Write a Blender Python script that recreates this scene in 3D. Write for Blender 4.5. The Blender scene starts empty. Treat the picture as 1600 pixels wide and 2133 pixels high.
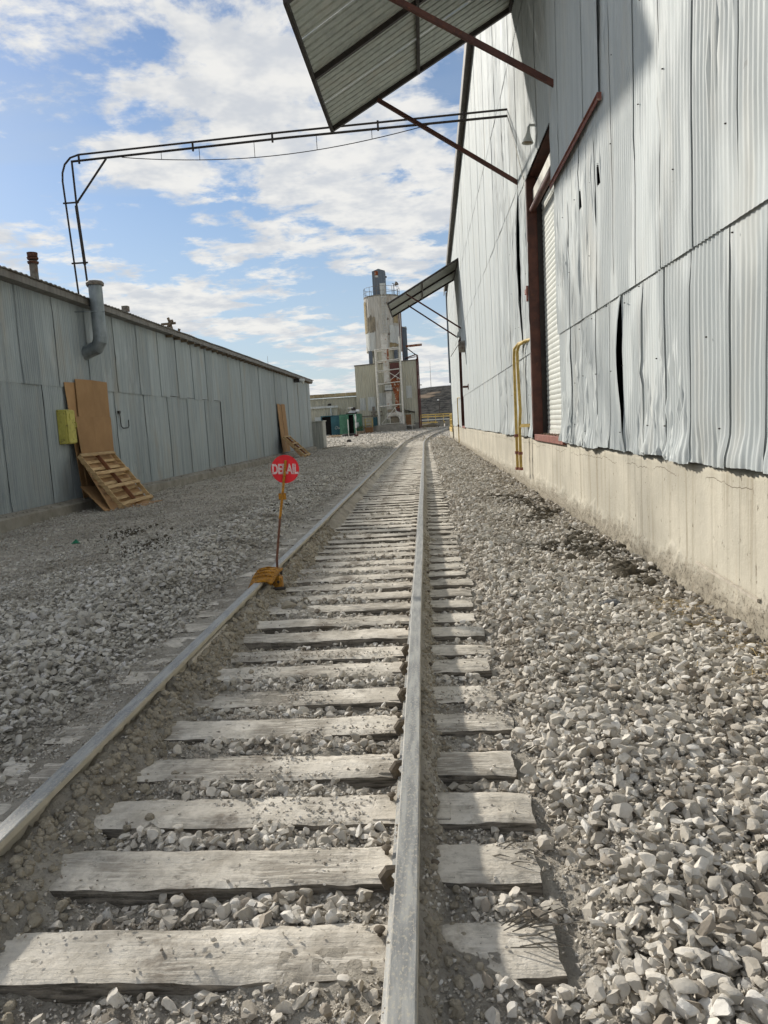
import bpy, bmesh, math, random
import numpy as np
from mathutils import Vector, Matrix

random.seed(7)
RNG = np.random.default_rng(11)
scn = bpy.context.scene
COL = scn.collection
PI = math.pi

# ------------------------------------------------------------------ camera
CAM_H = 1.423
F_PX, IMG_W, IMG_H = 1520.0, 1600.0, 2133.0
_F = np.array([885.0 - IMG_W / 2, 878.0 - IMG_H / 2, F_PX]); _F /= np.linalg.norm(_F)
_u = np.array([620.0, 11150.0]); _u /= np.linalg.norm(_u)
_D = np.array([_u[0], _u[1], -(_u[0] * _F[0] + _u[1] * _F[1]) / _F[2]]); _D /= np.linalg.norm(_D)
_R = np.cross(_D, _F)
ex = Vector((_R[0], _F[0], -_D[0])); ey = Vector((_R[1], _F[1], -_D[1])); ez = Vector((_R[2], _F[2], -_D[2]))
cam_data = bpy.data.cameras.new('camera')
cam = bpy.data.objects.new('camera', cam_data); COL.objects.link(cam)
m3 = Matrix((ex, -ey, -ez)).transposed()
cam.matrix_world = Matrix.Translation((0, 0, CAM_H)) @ m3.to_4x4()
cam_data.sensor_fit = 'VERTICAL'; cam_data.sensor_height = 36.0
cam_data.lens = F_PX / IMG_H * 36.0
cam_data.clip_start = 0.05; cam_data.clip_end = 6000
scn.camera = cam

# ------------------------------------------------------------------ light
SUN_FROM = Vector((-3.9, 3.83, 2.78)).normalized()
SUN_EL = math.asin(SUN_FROM.z); SUN_AZ = math.atan2(SUN_FROM.x, SUN_FROM.y)
sun_d = bpy.data.lights.new('sun', 'SUN'); sun_d.energy = 5.0; sun_d.angle = math.radians(2.2)
sun_d.color = (1.0, 0.94, 0.845)
sun = bpy.data.objects.new('sun', sun_d); COL.objects.link(sun)
sun.rotation_euler = SUN_FROM.to_track_quat('Z', 'Y').to_euler(); sun.location = (-30, 30, 30)

world = bpy.data.worlds.new('World'); scn.world = world; world.use_nodes = True
SKY_STRENGTH = 0.108
scn.view_settings.view_transform = 'Standard'; scn.view_settings.look = 'None'
scn.view_settings.exposure = 0.0; scn.view_settings.gamma = 1.0
scn.view_settings.use_curve_mapping = False
scn.cycles.use_denoising = True; scn.cycles.use_adaptive_sampling = True; scn.cycles.adaptive_threshold = 0.03
scn.cycles.max_bounces = 4; scn.cycles.diffuse_bounces = 3; scn.cycles.glossy_bounces = 2

def nd(nt, typ, **kw):
    n = nt.nodes.new(typ)
    for k, v in kw.items(): setattr(n, k, v)
    return n
def lk(nt, a, b): nt.links.new(a, b)
def mth(nt, op, a, b=None, c=None, clamp=False):
    n = nt.nodes.new('ShaderNodeMath'); n.operation = op; n.use_clamp = clamp
    for i, v in enumerate((a, b, c)):
        if v is None: continue
        if isinstance(v, (int, float)): n.inputs[i].default_value = v
        else: nt.links.new(v, n.inputs[i])
    return n.outputs[0]
def mixc(nt, fac, a, b, mode='MIX'):
    n = nt.nodes.new('ShaderNodeMix'); n.data_type = 'RGBA'; n.blend_type = mode
    for s, v in ((0, fac), (6, a), (7, b)):
        if isinstance(v, (int, float)): n.inputs[s].default_value = v
        elif isinstance(v, (tuple, list)): n.inputs[s].default_value = (v[0], v[1], v[2], 1)
        else: nt.links.new(v, n.inputs[s])
    return n.outputs[2]
def ramp(nt, fac, lo, hi):
    n = nt.nodes.new('ShaderNodeMapRange'); n.interpolation_type = 'SMOOTHSTEP'
    n.inputs[1].default_value = lo; n.inputs[2].default_value = hi
    nt.links.new(fac, n.inputs[0]); return n.outputs[0]
def noise(nt, vec, scale, detail=4, rough=0.55, dist=0.0):
    n = nt.nodes.new('ShaderNodeTexNoise'); n.inputs['Scale'].default_value = scale
    n.inputs['Detail'].default_value = detail; n.inputs['Roughness'].default_value = rough
    n.inputs['Distortion'].default_value = dist
    if vec is not None: nt.links.new(vec, n.inputs['Vector'])
    return n.outputs[0]
def vscale(nt, vec, s, off=(0, 0, 0)):
    n = nt.nodes.new('ShaderNodeMapping'); n.inputs['Scale'].default_value = s; n.inputs['Location'].default_value = off
    nt.links.new(vec, n.inputs[0]); return n.outputs[0]

# sky with a broken layer of high cloud (a plane layer seen in perspective)
nt = world.node_tree; nt.nodes.clear()
world.cycles.sampling_method = 'MANUAL'; world.cycles.sample_map_resolution = 512
out = nd(nt, 'ShaderNodeOutputWorld'); bg = nd(nt, 'ShaderNodeBackground'); bg.inputs[1].default_value = SKY_STRENGTH
sky = nd(nt, 'ShaderNodeTexSky', sky_type='NISHITA', sun_disc=False)
sky.sun_elevation = SUN_EL; sky.sun_rotation = SUN_AZ; sky.air_density = 1.0; sky.dust_density = 0.25; sky.ozone_density = 3.8
tc = nd(nt, 'ShaderNodeTexCoord'); sp = nd(nt, 'ShaderNodeSeparateXYZ'); lk(nt, tc.outputs['Generated'], sp.inputs[0])
zz = mth(nt, 'ADD', mth(nt, 'MAXIMUM', sp.outputs[2], 0.0), 0.13)
cb = nd(nt, 'ShaderNodeCombineXYZ')
lk(nt, mth(nt, 'DIVIDE', sp.outputs[0], zz), cb.inputs[0]); lk(nt, mth(nt, 'DIVIDE', sp.outputs[1], zz), cb.inputs[1])
P = cb.outputs[0]
SEED = (5.70, 10.4)
big = noise(nt, vscale(nt, P, (1, 1, 1), (SEED[0], SEED[1], 0)), 1.35, 2, 0.5)
med = noise(nt, vscale(nt, P, (1.0, 1.15, 1), (0.58, 5.2, 0)), 4.2, 7, 0.62, 0.25)
fine = noise(nt, vscale(nt, P, (1.2, 1.0, 1), (7.4, 0.2, 0)), 13.0, 3, 0.6)
dens = mth(nt, 'ADD', mth(nt, 'MULTIPLY', big, 1.15), mth(nt, 'ADD', mth(nt, 'MULTIPLY', med, 0.95), mth(nt, 'MULTIPLY', fine, 0.22)))
cl = ramp(nt, dens, 1.065, 1.235)
veil = mth(nt, 'MULTIPLY', ramp(nt, noise(nt, vscale(nt, P, (0.7, 1.6, 1), (1.4, 3.2, 0)), 1.4, 3, 0.6), 0.36, 0.72), 0.34)
hz = ramp(nt, sp.outputs[2], 0.40, 0.0)
veil = mth(nt, 'MAXIMUM', veil, mth(nt, 'MULTIPLY', hz, 0.72))
shade = ramp(nt, noise(nt, vscale(nt, P, (1, 1, 1), (0.64, 5.28, 0)), 5.2, 4, 0.6), 0.36, 0.62)
ccol = mixc(nt, shade, (6.0, 6.25, 6.6), (8.3, 8.2, 7.9))
base = mixc(nt, veil, sky.outputs[0], (4.9, 5.6, 6.2))
skyc = mixc(nt, mth(nt, 'MULTIPLY', cl, 0.96), base, ccol)
lk(nt, skyc, bg.inputs[0]); lk(nt, bg.outputs[0], out.inputs[0])

# ------------------------------------------------------------------ materials
def S(r, g, b):
    f = lambda v: ((v / 255 + 0.055) / 1.055) ** 2.4 if v > 10 else v / 255 / 12.92
    return (f(r), f(g), f(b))
MATS = {}
def newmat(name, rough=0.8, metal=0.0, spec=0.3):
    m = bpy.data.materials.new(name); m.use_nodes = True
    nt = m.node_tree; b = nt.nodes['Principled BSDF']
    b.inputs['Roughness'].default_value = rough; b.inputs['Metallic'].default_value = metal
    b.inputs['Specular IOR Level'].default_value = spec
    MATS[name] = m
    return m, nt, b
def pos(nt): return nd(nt, 'ShaderNodeNewGeometry').outputs['Position']
def nrm_z(nt):
    g = nd(nt, 'ShaderNodeNewGeometry'); s = nd(nt, 'ShaderNodeSeparateXYZ'); lk(nt, g.outputs['Normal'], s.inputs[0]); return s.outputs[2]
def orand(nt): return nd(nt, 'ShaderNodeObjectInfo').outputs['Random']
def bump(nt, b, h, strength=0.3, dist=0.01):
    n = nd(nt, 'ShaderNodeBump'); n.inputs['Strength'].default_value = strength; n.inputs['Distance'].default_value = dist
    lk(nt, h, n.inputs['Height']); lk(nt, n.outputs[0], b.inputs['Normal'])
def val(nt, col, v):
    """multiply a colour socket by a scalar socket"""
    n = nd(nt, 'ShaderNodeVectorMath', operation='SCALE'); lk(nt, col, n.inputs[0]); lk(nt, v, n.inputs[3]); return n.outputs[0]
def lin(nt, x, a, b): return mth(nt, 'MULTIPLY_ADD', x, b - a, a)

def simple(name, c1, c2=None, scale=6.0, rough=0.7, metal=0.0, bs=0.15, stretch=(1, 1, 1), vary=0.12, spec=0.3, rust=None, rust_amt=0.0):
    m, nt, b = newmat(name, rough, metal, spec)
    p = vscale(nt, pos(nt), stretch)
    c2 = c2 or tuple(v * 0.72 for v in c1)
    n1 = noise(nt, p, scale, 5, 0.6)
    col = mixc(nt, ramp(nt, n1, 0.3, 0.7), c2, c1)
    if rust:
        r = ramp(nt, noise(nt, p, scale * 1.7, 8, 0.68, 0.4), 0.62 - rust_amt * 0.3, 0.72 - rust_amt * 0.2)
        col = mixc(nt, r, col, rust)
    col = val(nt, col, lin(nt, orand(nt), 1 - vary, 1 + vary))
    lk(nt, col, b.inputs['Base Color'])
    if bs: bump(nt, b, noise(nt, p, scale * 6, 4, 0.6), bs, 0.01)
    return m

# --- ballast stones, dirt
m, nt, b = newmat('limestone', 0.92, 0, 0.15)
r = orand(nt); p = pos(nt)
c = mixc(nt, r, S(164, 158, 147), S(214, 208, 197))
c = mixc(nt, mth(nt, 'MULTIPLY', ramp(nt, noise(nt, p, 1.1, 3, 0.6), 0.42, 0.66), 0.42), c, S(146, 136, 121))
r2 = mth(nt, 'FRACT', mth(nt, 'MULTIPLY', r, 17.31))
c = mixc(nt, ramp(nt, r2, 0.86, 0.9), c, S(208, 204, 196))
c = mixc(nt, mth(nt, 'MULTIPLY', ramp(nt, r2, 0.12, 0.08), 0.8), c, S(140, 130, 117))
c = mixc(nt, mth(nt, 'MULTIPLY', ramp(nt, noise(nt, p, 45, 4, 0.6), 0.45, 0.7), 0.35), c, S(150, 142, 126))
lk(nt, c, b.inputs['Base Color']); bump(nt, b, noise(nt, p, 120, 3, 0.65), 0.35, 0.006)

m, nt, b = newmat('yard_stone', 0.92, 0, 0.15)
r = orand(nt); p = pos(nt)
c = mixc(nt, r, S(152, 147, 137), S(204, 199, 188))
r2 = mth(nt, 'FRACT', mth(nt, 'MULTIPLY', r, 17.31))
c = mixc(nt, ramp(nt, r2, 0.88, 0.92), c, S(200, 196, 190))
c = mixc(nt, mth(nt, 'MULTIPLY', ramp(nt, noise(nt, p, 0.9, 3, 0.6), 0.45, 0.66), 0.5), c, S(126, 120, 109))
lk(nt, c, b.inputs['Base Color']); bump(nt, b, noise(nt, p, 120, 3, 0.65), 0.35, 0.006)

m, nt, b = newmat('dirt', 0.95, 0, 0.1)
p = pos(nt)
c = mixc(nt, ramp(nt, noise(nt, p, 2.2, 4, 0.65), 0.32, 0.68), S(168, 161, 149), S(202, 195, 182))
c = mixc(nt, mth(nt, 'MULTIPLY', ramp(nt, noise(nt, vscale(nt, p, (1, 1, 1), (4, 2, 0)), 0.6, 3, 0.65), 0.50, 0.72), 0.6), c, S(148, 139, 124))
c = mixc(nt, mth(nt, 'MULTIPLY', ramp(nt, noise(nt, p, 38, 3, 0.7), 0.50, 0.68), 0.4), c, S(126, 118, 106))
c = mixc(nt, mth(nt, 'MULTIPLY', ramp(nt, noise(nt, p, 70, 3, 0.6), 0.58, 0.66), 0.5), c, S(205, 197, 182))
# oil drip line down the middle of the track
sx = nd(nt, 'ShaderNodeSeparateXYZ'); lk(nt, p, sx.inputs[0])
dx = mth(nt, 'ABSOLUTE', mth(nt, 'ADD', sx.outputs[0], 0.90))
oil = mth(nt, 'MULTIPLY', ramp(nt, dx, 0.16, 0.03), ramp(nt, noise(nt, vscale(nt, p, (3, 1, 1)), 3.0, 4, 0.6), 0.46, 0.62))
OIL_DIST = 1
c = mixc(nt, mth(nt, 'MULTIPLY', oil, 0.6), c, S(88, 74, 58))
lk(nt, c, b.inputs['Base Color'])
h = noise(nt, p, 26, 6, 0.75)
bump(nt, b, h, 1.0, 0.05)

m, nt, b = newmat('bank_soil', 0.95, 0, 0.1)
p = pos(nt)
c = mixc(nt, ramp(nt, noise(nt, p, 5, 6, 0.65), 0.3, 0.7), S(140, 132, 116), S(172, 163, 146))
lk(nt, c, b.inputs['Base Color']); bump(nt, b, noise(nt, p, 45, 6, 0.7), 0.8, 0.02)

# --- sleepers: grey wood with pale dust on the top faces
m, nt, b = newmat('sleeper_wood', 0.92, 0, 0.12)
p = pos(nt); gp = vscale(nt, p, (1.2, 14, 14))
grain = noise(nt, gp, 5, 6, 0.65)
wood = mixc(nt, ramp(nt, grain, 0.35, 0.65), S(78, 74, 67), S(140, 133, 122))
dust = mixc(nt, ramp(nt, noise(nt, p, 5, 6, 0.6), 0.3, 0.7), S(192, 185, 172), S(221, 214, 201))
dust = mixc(nt, mth(nt, 'MULTIPLY', ramp(nt, noise(nt, p, 30, 5, 0.7), 0.5, 0.64), 0.35), dust, S(160, 152, 138))
top = ramp(nt, nrm_z(nt), 0.45, 0.85)
holes = ramp(nt, noise(nt, vscale(nt, p, (0.7, 1.3, 1)), 17, 6, 0.68), 0.60, 0.72)
worn = mth(nt, 'MULTIPLY', ramp(nt, noise(nt, p, 2.1, 5, 0.68), 0.42, 0.60), ramp(nt, grain, 0.34, 0.60))
dustfac = mth(nt, 'MULTIPLY', top, mth(nt, 'SUBTRACT', 1.0, mth(nt, 'MAXIMUM', mth(nt, 'MULTIPLY', holes, 0.5), mth(nt, 'MULTIPLY', worn, 0.85))))
c = mixc(nt, dustfac, wood, dust)
c = mixc(nt, mth(nt, 'MULTIPLY', ramp(nt, noise(nt, vscale(nt, p, (1, 1, 1), (9, 4, 0)), 6.5, 5, 0.7), 0.52, 0.66), 0.5), c, S(160, 152, 139))
sx = nd(nt, 'ShaderNodeSeparateXYZ'); lk(nt, p, sx.inputs[0])
dx = mth(nt, 'ABSOLUTE', mth(nt, 'ADD', sx.outputs[0], 0.90))
oil = mth(nt, 'MULTIPLY', ramp(nt, dx, 0.13, 0.02), ramp(nt, noise(nt, p, 5, 5, 0.65), 0.46, 0.6))
c = mixc(nt, mth(nt, 'MULTIPLY', oil, 0.6), c, S(92, 80, 66))
lk(nt, c, b.inputs['Base Color'])
bump(nt, b, mth(nt, 'ADD', mth(nt, 'SUBTRACT', mth(nt, 'MULTIPLY', grain, 0.5), mth(nt, 'MULTIPLY', holes, 0.6)), mth(nt, 'MULTIPLY', noise(nt, p, 28, 5, 0.7), 0.7)), 0.7, 0.016)

# --- rail steel
m, nt, b = newmat('rail_steel', 0.42, 0.0, 0.5)
p = pos(nt)
steel = mixc(nt, ramp(nt, noise(nt, vscale(nt, p, (9, 1, 1)), 4, 6, 0.6), 0.35, 0.65), S(118, 119, 118), S(156, 156, 151))
dusty = mixc(nt, noise(nt, p, 12, 4, 0.6), S(160, 152, 134), S(196, 188, 170))
spk = ramp(nt, noise(nt, vscale(nt, p, (1.4, 0.8, 1)), 75, 6, 0.7), 0.50, 0.62)
topc = mixc(nt, mth(nt, 'MULTIPLY', spk, 0.7), steel, dusty)
c = mixc(nt, ramp(nt, nrm_z(nt), 0.35, 0.8), dusty, topc)
lk(nt, c, b.inputs['Base Color']); bump(nt, b, noise(nt, p, 160, 4, 0.6), 0.25, 0.003)
simple('dark_clip', S(112, 102, 88), S(74, 67, 58), 20, 0.85, bs=0.3)
simple('dusty_plate', S(192, 184, 169), S(168, 160, 146), 14, 0.9, bs=0.3, vary=.05)

# --- corrugated sheets
def sheet_mat(name, c1, c2, stain, streak, vary=0.07, rough=0.5, rust_amt=0.2, spec=0.35):
    m, nt, b = newmat(name, rough, 0.0, spec)
    p = pos(nt)
    st = noise(nt, vscale(nt, p, (6, 6, 0.35)), 1.6, 6, 0.6)
    c = mixc(nt, ramp(nt, st, 0.3, 0.7), c1, c2)
    c = mixc(nt, mth(nt, 'MULTIPLY', ramp(nt, noise(nt, vscale(nt, p, (2, 2, 0.5)), 0.9, 5, 0.6), 0.48, 0.75), streak), c, stain)
    sp_ = ramp(nt, noise(nt, p, 9, 5, 0.6), 0.70, 0.74)
    c = mixc(nt, mth(nt, 'MULTIPLY', sp_, rust_amt), c, S(112, 92, 76))
    c = val(nt, c, lin(nt, orand(nt), 1 - vary, 1 + vary))
    lk(nt, c, b.inputs['Base Color'])
    lk(nt, lin(nt, noise(nt, p, 3, 3, 0.6), rough - 0.12, rough + 0.15), b.inputs['Roughness'])
    bump(nt, b, noise(nt, vscale(nt, p, (1, 1, 0.6)), 7, 4, 0.6), 0.12, 0.02)
    return m
sheet_mat('white_sheet', S(190, 195, 194), S(177, 183, 183), S(187, 184, 174), 0.45, 0.035, rough=0.62, spec=0.15)
sheet_mat('grey_sheet', S(164, 172, 173), S(144, 153, 156), S(160, 152, 136), 0.55, 0.09)
sheet_mat('annex_sheet', S(165, 166, 158), S(140, 143, 138), S(150, 138, 122), 0.5)
sheet_mat('roof_sheet', S(120, 116, 108), S(96, 92, 86), S(84, 72, 62), 0.6)
sheet_mat('canopy_sheet', S(168, 172, 162), S(146, 150, 142), S(166, 160, 146), 0.5)
sheet_mat('cream_panel', S(190, 186, 166), S(170, 167, 150), S(150, 140, 120), 0.5)
sheet_mat('pale_panel', S(196, 198, 192), S(178, 180, 176), S(150, 140, 120), 0.4)
sheet_mat('blue_grey_panel', S(104, 113, 122), S(86, 95, 105), S(110, 104, 98), 0.4)
sheet_mat('silo_cladding', S(196, 192, 182), S(170, 166, 156), S(140, 122, 98), 0.7, 0.05)

# --- concrete
m, nt, b = newmat('concrete_wall', 0.9, 0, 0.2)
p = pos(nt); sx = nd(nt, 'ShaderNodeSeparateXYZ'); lk(nt, p, sx.inputs[0])
c = mixc(nt, ramp(nt, noise(nt, p, 0.8, 6, 0.6), 0.3, 0.7), S(172, 167, 153), S(199, 193, 177))
strk = noise(nt, vscale(nt, p, (3, 3, 0.12)), 2.2, 6, 0.62)
c = mixc(nt, mth(nt, 'MULTIPLY', ramp(nt, strk, 0.48, 0.70), 0.65), c, S(140, 130, 111))
c = mixc(nt, mth(nt, 'MULTIPLY', ramp(nt, noise(nt, vscale(nt, p, (2, 2, 0.1), (3, 3, 0)), 1.1, 5, 0.6), 0.60, 0.74), 0.45), c, S(176, 140, 96))
low = mth(nt, 'ADD', sx.outputs[2], mth(nt, 'MULTIPLY', noise(nt, p, 2.5, 5, 0.65), 0.45))
lowf = ramp(nt, low, 0.40, 0.12)
c = mixc(nt, mth(nt, 'MULTIPLY', lowf, 0.75), c, S(142, 134, 119))
pit = ramp(nt, noise(nt, vscale(nt, p, (1, 1, 0.55)), 24, 4, 0.6), 0.655, 0.70)
c = mixc(nt, mth(nt, 'MULTIPLY', pit, 0.75), c, S(96, 86, 70))
lowpit = mth(nt, 'MULTIPLY', ramp(nt, noise(nt, p, 34, 4, 0.7), 0.52, 0.62), lowf)
c = mixc(nt, mth(nt, 'MULTIPLY', lowpit, 0.75), c, S(98, 90, 77))
# hairline crack wandering below the top, and pour joints
wob = mth(nt, 'MULTIPLY_ADD', noise(nt, vscale(nt, p, (0, 1, 0)), 1.3, 8, 0.6), 0.32, 0.66)
cr = mth(nt, 'LESS_THAN', mth(nt, 'ABSOLUTE', mth(nt, 'SUBTRACT', sx.outputs[2], wob)), 0.003)
cr = mth(nt, 'MULTIPLY', cr, ramp(nt, noise(nt, p, 1.7, 2, 0.5), 0.42, 0.52))
c = mixc(nt, mth(nt, 'MULTIPLY', cr, 0.8), c, S(84, 74, 60))
jn = mth(nt, 'LESS_THAN', mth(nt, 'ABSOLUTE', mth(nt, 'SUBTRACT', mth(nt, 'MODULO', mth(nt, 'ADD', sx.outputs[1], 0.62), 2.44), 1.2)), 0.004)
c = mixc(nt, mth(nt, 'MULTIPLY', jn, 0.5), c, S(110, 100, 84))
lk(nt, c, b.inputs['Base Color'])
hh = mth(nt, 'SUBTRACT', noise(nt, p, 18, 6, 0.65), mth(nt, 'ADD', mth(nt, 'MULTIPLY', pit, 0.8), mth(nt, 'MULTIPLY', lowpit, 1.2)))
bump(nt, b, hh, 0.45, 0.015)
simple('concrete_kerb', S(150, 145, 134), S(124, 119, 108), 3, 0.9, bs=0.4)
simple('concrete_block', S(142, 138, 128), S(118, 114, 106), 3, 0.9, bs=0.3)

simple('brown_steel', S(92, 58, 48), S(70, 46, 40), 5, 0.6, bs=0.1, rust=S(110, 66, 44), rust_amt=0.1)
simple('red_oxide', S(142, 92, 80), S(118, 74, 64), 7, 0.7, bs=0.15, rust=S(170, 140, 126), rust_amt=0.2)
simple('black_steel', S(58, 52, 48), S(44, 40, 38), 8, 0.6, bs=0.1)
simple('dark_void', S(30, 28, 26), S(22, 20, 20), 3, 0.9, bs=0)  # near-black colour painted in for the unlit space behind gaps and openings
simple('roller_slat', S(206, 208, 200), S(192, 195, 188), 2, 0.5, bs=0.05, vary=0.03)
simple('white_frame', S(210, 208, 198), S(186, 182, 170), 5, 0.6, rust=S(140, 96, 66), rust_amt=0.12)
simple('yellow_paint', S(188, 162, 92), S(160, 136, 72), 9, 0.5, rust=S(120, 84, 48), rust_amt=0.15)
simple('yellow_rail', S(206, 180, 108), S(180, 152, 84), 9, 0.55)
simple('yellow_box', S(192, 184, 98), S(168, 160, 80), 7, 0.6, rust=S(120, 110, 70), rust_amt=0.2)
simple('ochre_cast', S(186, 132, 36), S(146, 100, 30), 26, 0.6, bs=0.3, rust=S(96, 66, 36), rust_amt=0.45)
simple('sign_red', S(216, 40, 48), S(196, 34, 42), 12, 0.5, bs=0.05, rust=S(120, 40, 40), rust_amt=0.1)
simple('letter_white', S(222, 206, 204), S(196, 170, 170), 40, 0.6, bs=0.05, rust=S(196, 60, 62), rust_amt=0.35)
simple('galvanised', S(150, 158, 160), S(112, 120, 124), 4, 0.45, metal=0.3, stretch=(1, 1, 0.4))
simple('weathered_pipe', S(140, 134, 124), S(104, 96, 86), 6, 0.7, rust=S(112, 70, 52), rust_amt=0.3)
simple('rust_cap', S(112, 78, 62), S(86, 60, 50), 14, 0.85)
simple('cardboard', S(172, 136, 96), S(156, 122, 84), 1.4, 0.85, bs=0.05)
simple('pallet_wood', S(196, 168, 124), S(160, 130, 90), 3, 0.8, stretch=(1, 1, 9), vary=0.14)
simple('pallet_brown', S(140, 96, 68), S(112, 76, 54), 5, 0.85)
simple('grey_timber', S(140, 124, 104), S(100, 88, 74), 6, 0.9)
simple('rusty_steel', S(146, 82, 46), S(96, 52, 34), 2.2, 0.85, rust=S(200, 190, 172), rust_amt=0.35)
simple('maroon_steel', S(98, 62, 56), S(78, 50, 48), 2, 0.7)
simple('flaked_white', S(206, 204, 196), S(180, 176, 166), 2.0, 0.75, rust=S(150, 90, 52), rust_amt=0.25)
simple('insulation', S(170, 154, 120), S(134, 120, 92), 2.4, 0.95, bs=0.5)
simple('old_board', S(150, 140, 120), S(120, 112, 98), 2.0, 0.9, bs=0.3)
simple('teal_paint', S(60, 104, 112), S(50, 86, 96), 2, 0.55)
simple('green_paint', S(78, 124, 100), S(62, 104, 84), 1.5, 0.55, rust=S(120, 160, 138), rust_amt=0.2)
simple('door_brown', S(140, 104, 72), S(120, 88, 60), 3, 0.8)
simple('rubber', S(52, 50, 48), S(40, 38, 36), 8, 0.9)
simple('tarp_white', S(216, 216, 214), S(190, 192, 192), 3, 0.8)
simple('lamp_white', S(206, 208, 200), S(184, 186, 180), 9, 0.5)
simple('dark_rock', S(98, 100, 102), S(76, 78, 80), 14, 0.9, bs=0.5)
simple('mud', S(98, 91, 78), S(70, 65, 55), 22, 0.95, bs=0.8, vary=0.2)
simple('dry_straw', S(190, 168, 122), S(158, 136, 96), 20, 0.9, bs=0)
simple('splinter', S(136, 128, 114), S(96, 90, 80), 30, 0.95, bs=0.2)
simple('green_litter', S(28, 120, 84), S(22, 96, 68), 20, 0.5, bs=0)
simple('scrub_green', S(104, 112, 70), S(76, 86, 54), 9, 0.95, bs=0.4)
m, nt, b = newmat('hill_scrub', 0.98, 0, 0.05)
p = pos(nt)
c = mixc(nt, ramp(nt, noise(nt, p, 0.42, 5, 0.7), 0.40, 0.60), S(40, 41, 40), S(80, 78, 74))
c = mixc(nt, ramp(nt, noise(nt, p, 0.035, 4, 0.6), 0.62, 0.70), c, S(140, 124, 106))
lk(nt, c, b.inputs['Base Color']); bump(nt, b, noise(nt, p, 0.5, 6, 0.7), 0.6, 1.5)

# ------------------------------------------------------------------ object helpers
def link(o, parent=None):
    COL.objects.link(o)
    if parent is not None:
        o.parent = parent
        o.matrix_parent_inverse = Matrix.Translation(-Vector(parent.get('_base', (0, 0, 0))))
    return o
def tag(o, label=None, cat=None, group=None, kind=None):
    if label: o['label'] = label
    if cat: o['category'] = cat
    if group: o['group'] = group
    if kind: o['kind'] = kind
    return o
BASES = {}
def thing(name, label, cat, loc=(0, 0, 0), group=None):
    o = bpy.data.objects.new(name, None); o.empty_display_size = 0.2; o.location = loc
    COL.objects.link(o); tag(o, label, cat, group); BASES[o.name] = Vector(loc)
    return o
def put(o, parent):
    COL.objects.link(o)
    if parent is not None:
        o.parent = parent
        q, base = parent, Vector((0, 0, 0))
        while q is not None:
            if q.name in BASES: base = BASES[q.name]
            q = q.parent
        if parent.name in BASES: o.matrix_parent_inverse = Matrix.Translation(-base)
        else: o.matrix_parent_inverse = Matrix.Identity(4)
    return o

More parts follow.
